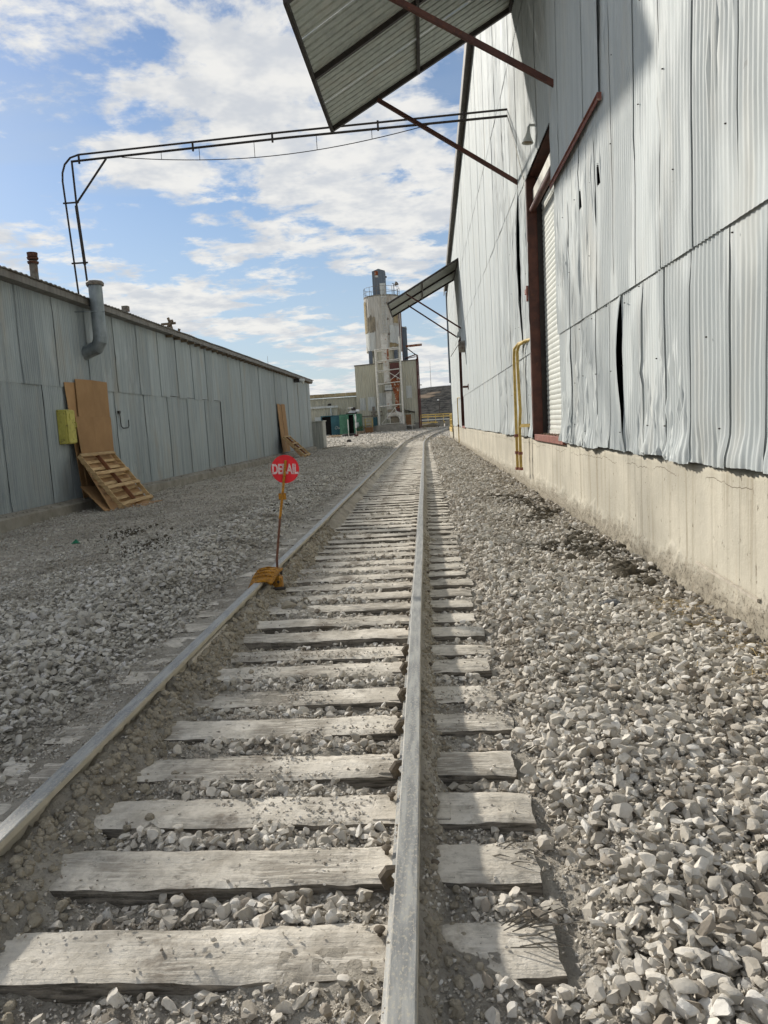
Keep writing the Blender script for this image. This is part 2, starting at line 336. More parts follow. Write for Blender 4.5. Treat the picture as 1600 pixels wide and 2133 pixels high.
class MB:
    def __init__(s): s.v = []; s.f = []
    def add(s, vs, fs):
        n = len(s.v); s.v += [tuple(map(float, p)) for p in vs]; s.f += [tuple(i + n for i in f) for f in fs]; return s
    def box(s, x0, x1, y0, y1, z0, z1):
        return s.add([(x0, y0, z0), (x1, y0, z0), (x1, y1, z0), (x0, y1, z0), (x0, y0, z1), (x1, y0, z1), (x1, y1, z1), (x0, y1, z1)],
                     [(0, 3, 2, 1), (4, 5, 6, 7), (0, 1, 5, 4), (1, 2, 6, 5), (2, 3, 7, 6), (3, 0, 4, 7)])
    def bar(s, a, b, w, h, up=(0, 0, 1)):
        a = Vector(a); b = Vector(b); d = (b - a).normalized(); u = Vector(up)
        if abs(d.dot(u)) > 0.98: u = Vector((0, 1, 0))
        r = d.cross(u).normalized() * (w / 2); t = r.cross(d).normalized() * (h / 2)
        vs = [a - r - t, a + r - t, a + r + t, a - r + t, b - r - t, b + r - t, b + r + t, b - r + t]
        return s.add(vs, [(0, 1, 2, 3), (7, 6, 5, 4), (0, 4, 5, 1), (1, 5, 6, 2), (2, 6, 7, 3), (3, 7, 4, 0)])
    def tube(s, pts, r, n=10, cap=True):
        pts = [Vector(p) for p in pts]; rr = r if isinstance(r, (list, tuple)) else [r] * len(pts)
        prev = None; rings = []
        for i, p in enumerate(pts):
            d = (pts[min(i + 1, len(pts) - 1)] - pts[max(i - 1, 0)]).normalized()
            u = Vector((0, 0, 1)) if abs(d.z) < 0.95 else Vector((0, 1, 0))
            if prev is not None:
                a = prev - d * prev.dot(d)
                if a.length > 1e-4: u = a
            a = (u - d * u.dot(d)).normalized(); c = d.cross(a); prev = a
            rings.append([p + (a * math.cos(t) + c * math.sin(t)) * rr[i] for t in [2 * PI * k / n for k in range(n)]])
        vs = [q for g in rings for q in g]; fs = []
        for i in range(len(pts) - 1):
            for k in range(n):
                k2 = (k + 1) % n; fs.append((i * n + k, i * n + k2, (i + 1) * n + k2, (i + 1) * n + k))
        if cap: fs.append(tuple(range(n))[::-1]); fs.append(tuple((len(pts) - 1) * n + k for k in range(n)))
        return s.add(vs, fs)
    def cyl(s, x, y, z0, z1, r0, r1=None, n=24):
        return s.tube([(x, y, z0), (x, y, z1)], [r0, r0 if r1 is None else r1], n)
    def quad(s, a, b, c, d): return s.add([a, b, c, d], [(0, 1, 2, 3)])
    def slab(s, a, b, c, d, t):
        a, b, c, d = map(Vector, (a, b, c, d)); n = (b - a).cross(d - a).normalized() * t
        return s.add([a, b, c, d, a + n, b + n, c + n, d + n],
                     [(0, 3, 2, 1), (4, 5, 6, 7), (0, 1, 5, 4), (1, 2, 6, 5), (2, 3, 7, 6), (3, 0, 4, 7)])
    def build(s, name, mat, parent=None, smooth=False, bevel=0.0):
        me = bpy.data.meshes.new(name); me.from_pydata(s.v, [], s.f); me.update()
        me.materials.append(MATS[mat])
        if smooth:
            me.polygons.foreach_set('use_smooth', [True] * len(me.polygons))
        o = bpy.data.objects.new(name, me); put(o, parent)
        if bevel:
            bm = bmesh.new(); bm.from_mesh(me)
            bmesh.ops.bevel(bm, geom=[e for e in bm.edges], offset=bevel, segments=1, affect='EDGES', clamp_overlap=True)
            bm.to_mesh(me); bm.free()
        if smooth and hasattr(me, 'set_sharp_from_angle'): me.set_sharp_from_angle(angle=math.radians(40))
        return o
def np_mesh(name, V, Q, mat, smooth=True):
    """V (n,3) array, Q (m,4) or (m,3) int array"""
    me = bpy.data.meshes.new(name); V = np.asarray(V, np.float32); Q = np.asarray(Q, np.int32); k = Q.shape[1]
    me.vertices.add(len(V)); me.vertices.foreach_set('co', V.ravel())
    me.loops.add(Q.size); me.loops.foreach_set('vertex_index', Q.ravel())
    me.polygons.add(len(Q)); me.polygons.foreach_set('loop_start', np.arange(len(Q), dtype=np.int32) * k)
    if smooth: me.polygons.foreach_set('use_smooth', np.ones(len(Q), bool))
    me.update(calc_edges=True); me.validate()
    if mat: me.materials.append(MATS[mat])
    return me
def grid_faces(nu, nv, flip=False):
    i = np.arange(nu - 1)[:, None] * nv + np.arange(nv - 1)[None, :]; i = i.ravel()
    q = np.stack([i, i + 1, i + nv + 1, i + nv], 1)
    return q[:, ::-1] if flip else q

def copy_tree(src, off, label=None, group=None):
    """a copy of a thing with its parts and sub-parts moved by off (share mesh data)"""
    off = Vector(off)
    r = src.copy(); COL.objects.link(r); r.location = Vector(src.location) + off
    if label: r['label'] = label
    if group: r['group'] = group
    for ch in list(src.children):
        c = ch.copy(); COL.objects.link(c); c.parent = r
        for g in list(ch.children):
            e = g.copy(); COL.objects.link(e); e.parent = c
    return r

# --- vectorised value noise
def _h(ix, iy, seed):
    n = (ix.astype(np.int64) * 374761393 + iy.astype(np.int64) * 668265263 + seed * 974634777) & 0x7fffffff
    n = ((n ^ (n >> 13)) * 1274126177) & 0x7fffffff
    return ((n ^ (n >> 16)) & 0xffff) / 65535.0
def vn(x, y, s=0):
    x = np.asarray(x, float); y = np.asarray(y, float)
    ix = np.floor(x); iy = np.floor(y); fx = x - ix; fy = y - iy
    fx = fx * fx * (3 - 2 * fx); fy = fy * fy * (3 - 2 * fy)
    a = _h(ix, iy, s); b_ = _h(ix + 1, iy, s); c_ = _h(ix, iy + 1, s); d_ = _h(ix + 1, iy + 1, s)
    return (a * (1 - fx) + b_ * fx) * (1 - fy) + (c_ * (1 - fx) + d_ * fx) * fy - 0.5
def fbm(x, y, o=4, s=0, g=0.5):
    r = 0; a = 1.0
    for k in range(o):
        r = r + a * vn(np.asarray(x) * 2 ** k + 17.3 * k, np.asarray(y) * 2 ** k - 9.1 * k, s + k); a *= g
    return r
def sst(x, a, b):
    t = np.clip((np.asarray(x, float) - a) / (b - a), 0, 1); return t * t * (3 - 2 * t)

# ------------------------------------------------------------------ site geometry
XW = 2.22       # face of the right-hand warehouse
XL = -8.43      # face of the left-hand shed
RL, RR = -1.645, -0.13      # rail centre lines
def grade(Y): return 0.75 * sst(Y, 50, 95)
def curve(Y): return np.clip(np.asarray(Y, float) - 50, 0, None) ** 2 / 360.0
TIE_TOP = -0.173

tie_fronts = [0.62, 1.06, 1.50, 1.94, 2.37, 2.77, 3.17, 3.62, 4.06, 4.53, 4.90]
while tie_fronts[-1] < 60: tie_fronts.append(tie_fronts[-1] + 0.435 + random.uniform(-0.03, 0.03))
TIE_W = 0.235
tie_c = np.array(tie_fronts) + TIE_W / 2

def gz(x, y):
    x = np.asarray(x, float); y = np.asarray(y, float)
    xr = x - curve(y)
    crib = -0.228 + 0.040 * fbm(x * 1.7, y * 2.6, 4, 5)
    fill = sst(fbm(x * 1.1, y * 0.9, 3, 31), -0.05, 0.35)
    crib = crib + 0.035 * fill
    near_far = sst(y, 9, 40)               # far on the cribs fill up with dirt
    crib = crib + 0.03 * near_far
    w = 0.8 + 0.9 * fbm(xr * 0 + 3.0, y * 1.6, 3, 9)
    d = xr - RL
    inner = np.where(d > 0, -0.070 - 0.18 * sst(d, 0.03, 0.20 + 0.13 * np.clip(w, 0.2, 1.6)), -9)
    outer = np.where(d <= 0, -0.155 - 0.03 * sst(-d, 0.03, 0.45) + 0.012 * fbm(x * 3, y * 3, 3, 77), -9)
    e = xr - RR
    w2 = 0.8 + 0.9 * fbm(xr * 0 + 8.0, y * 1.9, 3, 19)
    rr = np.where(e > 0, -0.085 - 0.17 * sst(e, 0.03, 0.11 + 0.07 * np.clip(w2, 0.2, 1.5)), -9)
    rl = np.where(e <= 0, -0.150 - 0.10 * sst(-e, 0.03, 0.12), -9)
    trk = np.maximum.reduce([crib, np.where(xr < -0.89, inner, -9), np.where(d <= 0, outer, -9), np.where(xr > -0.89, np.maximum(rr, rl), -9)])
    right = -0.172 + 0.05 * fbm(x * 0.9, y * 0.7, 4, 41) - 0.05 * sst(x, 1.5, 2.1) + 0.06 * np.exp(-((xr - 0.75) / 0.3) ** 2)
    left = -0.19 - 0.05 * sst(-x, 6.5, 7.8) + 0.09 * np.exp(-((xr + 2.95) / 0.5) ** 2) + 0.05 * fbm(x * 0.6, y * 0.5, 4, 51)
    wr = sst(xr, 0.36, 0.62); wl = sst(-xr, 2.12, 2.45)
    z = trk * (1 - wr) * (1 - wl) + right * wr + left * wl
    rough = 0.030 * fbm(x * 9, y * 9, 5, 61, 0.65) * (1 + 0.9 * ((d > 0) & (d < 0.5))) * (1 - sst(y, 25, 60))
    far = sst(y, 58, 80)
    z = z + rough + grade(y)
    z = z - 0.02 * far
    # level off well away from the yard
    away = np.maximum(sst(np.abs(x), 30, 60), sst(y, 140, 200))
    return z * (1 - away) + away * (0.5 * grade(y) - 0.1)

# ground sheet: fine under the camera, coarse to the horizon
def axis(parts):
    a = []
    for lo, hi, st in parts: a += list(np.arange(lo, hi, st))
    return a
gx = [-3000, -1500, -800, -400, -220, -130, -80, -50, -35, -26, -20, -16, -13, -11] + axis([(-9.6, -4.2, 0.12), (-4.2, -2.3, 0.06), (-2.3, 0.7, 0.022), (0.7, 2.5, 0.045)]) + \
     axis([(2.5, 12, 0.4)]) + [14, 18, 24, 32, 44, 60, 90, 150, 260, 450, 900, 1700, 3000]
gy = [-400, -200, -100, -50, -25, -12, -6, -3, -1.5, -0.5, 0.2] + axis([(0.8, 8, 0.022), (8, 16, 0.05), (16, 32, 0.12), (32, 62, 0.3), (62, 130, 1.0)]) + [135, 145, 160, 185, 220, 280, 370, 500, 700, 1000, 1500, 2200, 3200, 4500]
GX, GY = np.meshgrid(np.array(gx, float), np.array(gy, float), indexing='ij')
GZ = gz(GX, GY)
# keep the sheet under the sleepers and buildings
me = np_mesh('ground', np.stack([GX.ravel(), GY.ravel(), GZ.ravel()], 1), grid_faces(len(gx), len(gy), True), 'dirt')
ground = bpy.data.objects.new('ground', me); COL.objects.link(ground); tag(ground, kind='structure')
ground['label'] = 'dusty beige yard ground under the track and gravel'

# ------------------------------------------------------------------ railway track
track = thing('railway_track', 'dusty railway track running between the two metal buildings', 'railway track', (0, 0, 0))
# rails swept along the line
prof = [(-.038, -.005), (-.033, 0.0), (.033, 0.0), (.038, -.005), (.039, -.030), (.012, -.042), (.008, -.060), (.008, -.130), (.018, -.146), (.068, -.160), (.070, -.170),
        (-.070, -.170), (-.068, -.160), (-.018, -.146), (-.008, -.130), (-.008, -.060), (-.012, -.042), (-.039, -.030)]
RY = np.array(axis([(0.2, 50, 0.5), (50, 120, 1.0)]))
for xc, lab in ((RL, 'rail with the yellow derail block clamped on it'), (RR, 'rail nearest the concrete wall, bright dusty top')):
    V = []
    c0 = curve(RY); g0 = grade(RY); slope = np.gradient(c0, RY)
    wv = 0.006 * np.sin(RY * 0.9 + xc) * 0.6
    for (px, pz) in prof:
        V.append(np.stack([xc + c0 + px * 1.0 + wv, RY - px * slope, g0 + pz], 1))
    V = np.stack(V, 1)                      # (n, k, 3)
    n, k = V.shape[:2]
    idx = np.arange(n * k).reshape(n, k)
    q = np.stack([idx[:-1, :], idx[1:, :], np.roll(idx, -1, 1)[1:, :], np.roll(idx, -1, 1)[:-1, :]], -1).reshape(-1, 4)[:, ::-1]
    me = np_mesh('rail', V.reshape(-1, 3), q, 'rail_steel', True)
    me.set_sharp_from_angle(angle=math.radians(35))
    ro = bpy.data.objects.new('rail', me); put(ro, track); ro['label'] = lab
    if xc == RL:
        rail_l = ro
        jb = MB(); jb.box(xc + .012, xc + .052, 4.55, 5.42, -.135, -.045)
        jb.build('joint_bar', 'dusty_plate', ro, bevel=0.006)
    else: rail_r = ro

# sleepers: several weathered meshes shared by the copies
def sleeper_mesh(seed, nx=90, ny=8, ragged=0.008):
    L, W, H = 2.50, TIE_W, 0.16
    u = np.linspace(-L / 2, L / 2, nx); v = np.linspace(-W / 2, W / 2, ny)
    U, Vv = np.meshgrid(u, v, indexing='ij')
    Z = 0.012 * fbm(U * 2.0, Vv * 20 + seed * 7, 4, seed) + 0.006 * fbm(U * 14, Vv * 60, 3, seed + 3)
    edge = np.maximum(np.abs(Vv) / (W / 2), np.abs(U) / (L / 2) * 0.985)
    Z -= 0.010 * sst(edge, 0.92, 1.0) * (0.6 + 1.2 * np.clip(fbm(U * 5, Vv * 3, 3, seed + 8) + 0.4, 0, 1))
    endr = sst(np.abs(U), L / 2 - 0.3, L / 2)
    Z -= endr * 0.025 * np.clip(fbm(U * 3, Vv * 25, 3, seed + 11), 0, 1)
    Ux = U + ragged * sst(np.abs(U), L / 2 - 0.06, L / 2) * fbm(U * 0 + seed, Vv * 22, 3, seed + 21) * 2
    Vy = Vv + 0.007 * sst(np.abs(Vv), W * 0.38, W / 2) * fbm(U * 3.5, Vv * 0 + np.sign(Vv) * 5, 4, seed + 31)
    top = np.stack([Ux.ravel(), Vy.ravel(), Z.ravel()], 1)
    F = [grid_faces(nx, ny, True)]
    idx = np.arange(nx * ny).reshape(nx, ny)
    loop = np.concatenate([idx[:, 0], idx[-1, 1:], idx[::-1, -1][1:], idx[0, ::-1][1:-1]])
    mid = top[loop].copy(); mid[:, 2] -= 0.05; mid[:, :2] *= (1 + 0.004 * np.sin(np.arange(len(loop)))[:, None])
    mid[:, 1] += 0.010 * fbm(mid[:, 0] * 9, mid[:, 1] * 9, 3, seed + 51)
    bot = top[loop].copy(); bot[:, 2] = -H
    n0 = len(top); m_ = len(loop)
    V = np.concatenate([top, mid, bot]); a = np.arange(m_); b_ = np.roll(a, -1)
    F.append(np.stack([loop[a], loop[b_], n0 + b_, n0 + a], 1)[:, ::-1])
    F.append(np.stack([n0 + a, n0 + b_, n0 + m_ + b_, n0 + m_ + a], 1)[:, ::-1])
    me = np_mesh('sleeper', V, np.concatenate(F), 'sleeper_wood', True)
    me.set_sharp_from_angle(angle=math.radians(38))
    return me
fine_ties = [sleeper_mesh(s) for s in range(9)]
coarse_ties = [sleeper_mesh(40 + s, 24, 4) for s in range(5)]
pl = MB(); pl.box(-.16, .16, -.10, .10, -.006, .004)
plate_me = pl.build('tmp', 'sleeper_wood', None, bevel=0.004); plate_mesh = plate_me.data; bpy.data.objects.remove(plate_me)
sk = MB(); sk.tube([(0, 0, -0.01), (0, 0, 0.014)], 0.009, 6); sk.tube([(0, 0, 0.012), (0, 0, 0.020), (0, 0, 0.027)], [0.014, 0.020, 0.010], 8)
sk_o = sk.build('tmp', 'dark_clip', None, True); spike_mesh = sk_o.data; bpy.data.objects.remove(sk_o)
XC = (RL + RR) / 2
for i, yc in enumerate(tie_c):
    me = fine_ties[i % 9] if yc < 9 else coarse_ties[i % 5]
    o = bpy.data.objects.new('sleeper', me); put(o, track)
    o.location = (XC + random.uniform(-.04, .04) + float(curve(yc)), yc, TIE_TOP + float(grade(yc)) + random.uniform(-.008, .006))
    o.rotation_euler = (random.uniform(-.012, .012), random.uniform(-.004, .004), random.uniform(-.015, .015) - float((yc - 50) / 180 if yc > 50 else 0))
    if random.random() < 0.5: o.scale.x = -1 if False else 1
    if yc < 22:
        for xc in (RL, RR):
            pz = bpy.data.objects.new('tie_plate', plate_mesh); COL.objects.link(pz); pz.parent = o
            pz.location = (xc - o.location.x, 0, -0.004)
            if yc < 12:
                for sx_, sy_ in ((-.088, .05), (.088, -.05)):
                    q = bpy.data.objects.new('spike', spike_mesh); COL.objects.link(q); q.parent = o
                    q.location = (xc + sx_ - o.location.x, sy_, 0.006)
# splinters at the broken ends of the nearest sleepers
for yc, n in ((tie_c[3], 15), (tie_c[4], 6)):
    k = int(np.argmin(np.abs(tie_c - yc))); mb = MB()
    for j in range(n):
        y0 = yc + random.uniform(-.02, .12); x0 = 0.16 + random.uniform(0, .12)
        a = random.uniform(-.35, .55); L = random.uniform(.06, .17)
        mb.tube([(x0, y0, TIE_TOP + .0 + random.uniform(-.02, .02)), (x0 + L * .5 * math.cos(a), y0 + L * .5 * math.sin(a), TIE_TOP + .02), (x0 + L * math.cos(a), y0 + L * math.sin(a), TIE_TOP + random.uniform(0, .04))], [.0022, .003, .001], 4)
    mb.build('splinters', 'splinter', track)
# rail anchors: dark spring clips gripping the rail foot
an = MB()
an.tube([(-.055, 0, -.155), (-.088, 0, -.142), (-.100, 0, -.112), (-.082, 0, -.086), (-.050, 0, -.080)], [.016, .019, .020, .018, .012], 6)
an.tube([(-.055, .028, -.158), (-.080, .028, -.148), (-.090, .028, -.125), (-.074, .028, -.104)], [.012, .014, .014, .010], 6)
an_o = an.build('tmp', 'dark_clip', None, True); anchor_mesh = an_o.data; bpy.data.objects.remove(an_o)
for yc in tie_c[4:11]:
    for s in (-1,):
        if random.random() < 0.12: continue
        q = bpy.data.objects.new('rail_anchor', anchor_mesh); COL.objects.link(q); q.parent = rail_r
        q.location = (RR + .012, yc + s * (TIE_W / 2 + .03), -.018); q.rotation_euler.z = random.uniform(-.1, .1)

# ------------------------------------------------------------------ stones
def stone_mesh(seed, mat='limestone', sub=2):
    """a broken stone: a ball flattened by many random fracture planes, edges slightly worn"""
    r = np.random.default_rng(seed)
    bm = bmesh.new(); bmesh.ops.create_icosphere(bm, subdivisions=sub, radius=0.5)
    V = np.array([v.co for v in bm.verts])
    for q in range(int(r.integers(11, 15))):
        n = r.normal(size=3); n /= np.linalg.norm(n); d = r.uniform(.14, .29); pr = V @ n
        V = V - np.clip(pr - d, 0, None)[:, None] * n
    V *= np.array([r.uniform(1.05, 1.35), r.uniform(.8, 1.1), r.uniform(.62, .95)])
    V += .012 * np.stack([vn(V[:, 0] * 9 + seed, V[:, 1] * 9 + V[:, 2] * 5, 1), vn(V[:, 1] * 9 + seed, V[:, 2] * 9 + V[:, 0] * 5, 2), vn(V[:, 2] * 9 + seed, V[:, 0] * 9 + V[:, 1] * 5, 3)], 1)
    for v, p_ in zip(bm.verts, V): v.co = p_
    me = bpy.data.meshes.new('stone'); bm.to_mesh(me); bm.free(); me.materials.append(MATS[mat])
    me.polygons.foreach_set('use_smooth', [True] * len(me.polygons)); me.set_sharp_from_angle(angle=math.radians(11))
    return me
def stone_small(seed):
    r = np.random.default_rng(seed); n = 9
    d = r.normal(size=(n, 3)); d /= np.linalg.norm(d, axis=1)[:, None]; d *= np.array([1.0, r.uniform(.62, .95), r.uniform(.5, .8)])
    bm = bmesh.new(); vs = [bm.verts.new(p * 0.5) for p in d]; bmesh.ops.convex_hull(bm, input=vs)
    bmesh.ops.delete(bm, geom=[v for v in bm.verts if not v.link_faces], context='VERTS')
    me = bpy.data.meshes.new('stone'); bm.to_mesh(me); bm.free(); me.materials.append(MATS['limestone']); return me
NV = 18
stone_me = [stone_mesh(100 + s, sub=3) for s in range(NV)]
small_me = [stone_small(300 + s) for s in range(10)]
def as_collection(name, meshes):
    c = bpy.data.collections.new(name)
    for i, me in enumerate(meshes):
        o = bpy.data.objects.new('%s_%02d' % (name, i), me); c.objects.link(o)
    return c
COL_BIG = as_collection('stone_shapes', stone_me); COL_YARD = as_collection('yard_stone_shapes', [stone_mesh(500 + q, 'yard_stone') for q in range(14)]); COL_SMALL = as_collection('pebble_shapes', small_me)

def scatter(name, label, X, Y, Z, SZ, coll, cat='gravel'):
    n = len(X)
    me = bpy.data.meshes.new(name); me.vertices.add(n)
    me.vertices.foreach_set('co', np.stack([X, Y, Z], 1).astype(np.float32).ravel())
    rot = np.stack([RNG.uniform(-.5, .5, n), RNG.uniform(-.5, .5, n), RNG.uniform(0, 2 * PI, n)], 1).astype(np.float32)
    tip = RNG.random(n) < 0.3
    rot[tip, 0] = RNG.uniform(-1.4, 1.4, tip.sum())
    a = me.attributes.new('rot', 'FLOAT_VECTOR', 'POINT'); a.data.foreach_set('vector', rot.ravel())
    a = me.attributes.new('scl', 'FLOAT', 'POINT'); a.data.foreach_set('value', (SZ * (1.3 if coll is not COL_SMALL else 1)).astype(np.float32))
    o = bpy.data.objects.new(name, me); COL.objects.link(o)
    tag(o, label, cat, kind='stuff')
    ng = bpy.data.node_groups.new(name + '_scatter', 'GeometryNodeTree')
    ng.interface.new_socket('Geometry', in_out='INPUT', socket_type='NodeSocketGeometry')
    ng.interface.new_socket('Geometry', in_out='OUTPUT', socket_type='NodeSocketGeometry')
    gi = ng.nodes.new('NodeGroupInput'); go = ng.nodes.new('NodeGroupOutput')
    ip = ng.nodes.new('GeometryNodeInstanceOnPoints'); ci = ng.nodes.new('GeometryNodeCollectionInfo')
    ci.inputs['Collection'].default_value = coll; ci.inputs['Separate Children'].default_value = True; ci.inputs['Reset Children'].default_value = True
    ip.inputs['Pick Instance'].default_value = True
    ra = ng.nodes.new('GeometryNodeInputNamedAttribute'); ra.data_type = 'FLOAT_VECTOR'; ra.inputs[0].default_value = 'rot'
    sa = ng.nodes.new('GeometryNodeInputNamedAttribute'); sa.data_type = 'FLOAT'; sa.inputs[0].default_value = 'scl'
    e2 = ng.nodes.new('FunctionNodeEulerToRotation')
    rv = ng.nodes.new('FunctionNodeRandomValue'); rv.data_type = 'INT'; rv.inputs[4].default_value = 0; rv.inputs[5].default_value = 1000
    ng.links.new(gi.outputs[0], ip.inputs['Points']); ng.links.new(ci.outputs[0], ip.inputs['Instance'])
    ng.links.new(rv.outputs[2], ip.inputs['Instance Index'])
    ng.links.new(ra.outputs[0], e2.inputs[0]); ng.links.new(e2.outputs[0], ip.inputs['Rotation'])
    ng.links.new(sa.outputs[0], ip.inputs['Scale']); ng.links.new(ip.outputs[0], go.inputs[0])
    md = o.modifiers.new('scatter', 'NODES'); md.node_group = ng
    return o

def in_view(X, Y, Z, pad=0.06):
    d = np.stack([X, Y, Z - CAM_H], 1)
    cx = d @ np.array(ex); cy = d @ np.array(ey); cz = d @ np.array(ez)
    u = cx / np.maximum(cz, 1e-3) * F_PX / IMG_W; v = cy / np.maximum(cz, 1e-3) * F_PX / IMG_H
    return (cz > 0.2) & (np.abs(u) < 0.5 + pad + 0.35 * (cz < 14)) & (v < 0.5 + pad + 0.1) & (v > -0.6)

def rnd_field(x0, x1, y0, y1, dens, lo, hi, power=2.2):
    n = int((x1 - x0) * (y1 - y0) * dens)
    X = RNG.uniform(x0, x1, n); Y = RNG.uniform(y0, y1, n); s = lo + (hi - lo) * RNG.random(n) ** power
    return X, Y, s
def near_tie(Y, pad):
    k = np.searchsorted(tie_c, Y); k = np.clip(k, 1, len(tie_c) - 1)
    return np.minimum(np.abs(Y - tie_c[k - 1]), np.abs(Y - tie_c[k])) < pad

# right-hand ballast shoulder
parts = [rnd_field(.36, 2.26, .9, 6, 4800, .012, .072, 2.7), rnd_field(.36, 2.26, 6, 14, 2100, .02, .078, 2.4), rnd_field(.36, 2.26, 14, 30, 520, .035, .10, 1.7), rnd_field(.3, 2.26, 30, 60, 170, .06, .13, 1.6)]
X, Y, SZ = [np.concatenate(q) for q in zip(*parts)]
xr = X - curve(Y)
keep = (RNG.random(len(X)) < np.clip((xr - 0.30) / 0.28, 0.05, 1)) & (RNG.random(len(X)) < 0.55 + 0.9 * sst(fbm(X * 1.3, Y * 1.3, 3, 71), -0.35, 0.1))
keep &= (X < XW - 0.0 + 0.02)
keep &= ~((xr < 0.44) & near_tie(Y, .15) & (Y < 20))
X, Y, SZ = X[keep], Y[keep], SZ[keep]; Z = gz(X, Y) + SZ * RNG.uniform(.0, .40, len(X)) + .055 * RNG.random(len(X)) ** 2
v = in_view(X, Y, Z); X, Y, Z, SZ = X[v], Y[v], Z[v], SZ[v]
# the biggest-looking stones are pieces of their own under the ground
dist = np.sqrt(X ** 2 + Y ** 2 + 2.4); order = np.argsort(-(SZ / dist)); top_i = order[:290]; rest = order[290:]
for k in top_i:
    o = bpy.data.objects.new('stone', stone_me[int(RNG.integers(NV))]); COL.objects.link(o); o.parent = ground
    o.location = (X[k], Y[k], Z[k] + 0.1 * SZ[k]); s = SZ[k] * 1.25; o.scale = (s, s, s)
    o.rotation_euler = (RNG.uniform(-.5, .5), RNG.uniform(-.5, .5), RNG.uniform(0, 6.28))
scatter('ballast_gravel', 'pale crushed-stone ballast between the right rail and the concrete wall', X[rest], Y[rest], Z[rest], SZ[rest], COL_BIG)

# between the rails, in the cribs
parts = [rnd_field(RL + .12, .42, 1.0, 9, 3600, .010, .062, 2.8), rnd_field(RL + .2, .42, 9, 20, 800, .02, .06, 2.2)]
X, Y, SZ = [np.concatenate(q) for q in zip(*parts)]
patch = sst(fbm(X * 1.5, Y * 1.5, 3, 81) + 0.18 * sst(X, -1.2, -.35), -0.12, 0.22)
banks = np.clip(np.minimum((X - RL - 0.30) / 0.25, 1), 0.03, 1) * np.where(X > RR, np.clip((X - RR - .17) / .2, .03, 1), 1) * np.where((X < RR) & (X > RR - .14), .25, 1)
keep = ~near_tie(Y, TIE_W / 2 + .012) & (RNG.random(len(X)) < (0.35 + .75 * patch) * banks) & (np.abs(X - RR) > .08)
X, Y, SZ = X[keep], Y[keep], SZ[keep]; Z = gz(X, Y) + SZ * RNG.uniform(.1, .4, len(X))
scatter('crib_gravel', 'loose pale stones lying between the sleepers', X, Y, Z, SZ, COL_BIG)

# left-hand yard gravel
parts = [rnd_field(-5.5, -1.95, 1.5, 9, 1500, .018, .072, 2.2), rnd_field(-8.3, -2.0, 9, 18, 760, .022, .07, 2.2), rnd_field(-8.3, -2.0, 18, 32, 230, .035, .085, 2.0), rnd_field(-8.3, -2.0, 32, 58, 75, .06, .12, 1.8)]
X, Y, SZ = [np.concatenate(q) for q in zip(*parts)]
xr = X - curve(Y)
coarse = np.exp(-((xr + 3.1) / 0.9) ** 2)
SZ = SZ * (0.75 + 0.5 * coarse)
keep = (RNG.random(len(X)) < np.clip((-xr - 2.0) / 0.35, 0.04, 1)) & (RNG.random(len(X)) < 0.35 + 0.5 * coarse + 0.5 * sst(fbm(X * .9, Y * .9, 3, 91), -0.2, 0.25))
X, Y, SZ = X[keep], Y[keep], SZ[keep]; Z = gz(X, Y) + SZ * RNG.uniform(0, .36, len(X)) + .035 * RNG.random(len(X)) ** 2
v = in_view(X, Y, Z); X, Y, Z, SZ = X[v], Y[v], Z[v], SZ[v]
scatter('yard_gravel', 'grey crushed gravel in the shade of the left-hand shed', X, Y, Z, SZ, COL_YARD)

# grit: small chips over the near dirt
parts = [rnd_field(-3.2, 2.2, 1.2, 5, 5200, .005, .026, 2.4), rnd_field(-4.5, 2.2, 5, 10, 750, .010, .024, 2.0)]
X, Y, SZ = [np.concatenate(q) for q in zip(*parts)]
ontie = near_tie(Y, TIE_W / 2 + .005) & (X < .38) & (X > -2.1)
keep = (~ontie | (RNG.random(len(X)) < .06 + .5 * (fbm(X * 2.4, Y * 2.4, 3, 133) > .22))) & (np.abs(X - RR) > .05) & (np.abs(X - RL) > .05)
X, Y, SZ, ontie = X[keep], Y[keep], SZ[keep], ontie[keep]
Z = np.where(ontie, np.maximum(gz(X, Y), TIE_TOP), gz(X, Y)) + SZ * .2
v = in_view(X, Y, Z); scatter('stone_grit', 'small stone chips and grit strewn over the track bed', X[v], Y[v], Z[v], SZ[v], COL_SMALL)
# sparse stones on the far yard
X, Y, SZ = rnd_field(-16, 6, 58, 105, 9, .08, .2, 2.0)
Z = gz(X, Y) + SZ * .15; scatter('far_gravel', 'coarse pale gravel in the sunlit yard beyond the shed', X, Y, Z, SZ, COL_SMALL)
# clods of soil along the banks
def clod_mesh(seed):
    bm = bmesh.new(); bmesh.ops.create_icosphere(bm, subdivisions=2, radius=0.5); r = np.random.default_rng(seed)
    for v_ in bm.verts:
        p_ = np.array(v_.co); f_ = 1 + 0.55 * float(fbm(p_[0] * 3 + seed, p_[1] * 3 + p_[2] * 2.1, 3, seed)); v_.co *= f_; v_.co.z *= 0.75
    me = bpy.data.meshes.new('clod'); bm.to_mesh(me); bm.free(); return me
soil_me = [clod_mesh(s) for s in range(6)]
for q in soil_me: q.materials.append(MATS['bank_soil'])
mud_me = [clod_mesh(20 + s) for s in range(6)]
for q in mud_me: q.materials.append(MATS['mud'])
COL_SOIL = as_collection('clod_shapes', soil_me); COL_MUD = as_collection('mud_shapes', mud_me)
parts = [(RL + .05 + np.abs(RNG.normal(0, .15, 7000)), RNG.uniform(1.2, 11, 7000), (.006 + .036 * RNG.random(7000) ** 4)),
         (RR + .05 + np.abs(RNG.normal(0, .09, 3600)), RNG.uniform(1.2, 10, 3600), (.005 + .024 * RNG.random(3600) ** 4))]
X, Y, SZ = [np.concatenate(q) for q in zip(*parts)]
Z = gz(X, Y) + SZ * .1
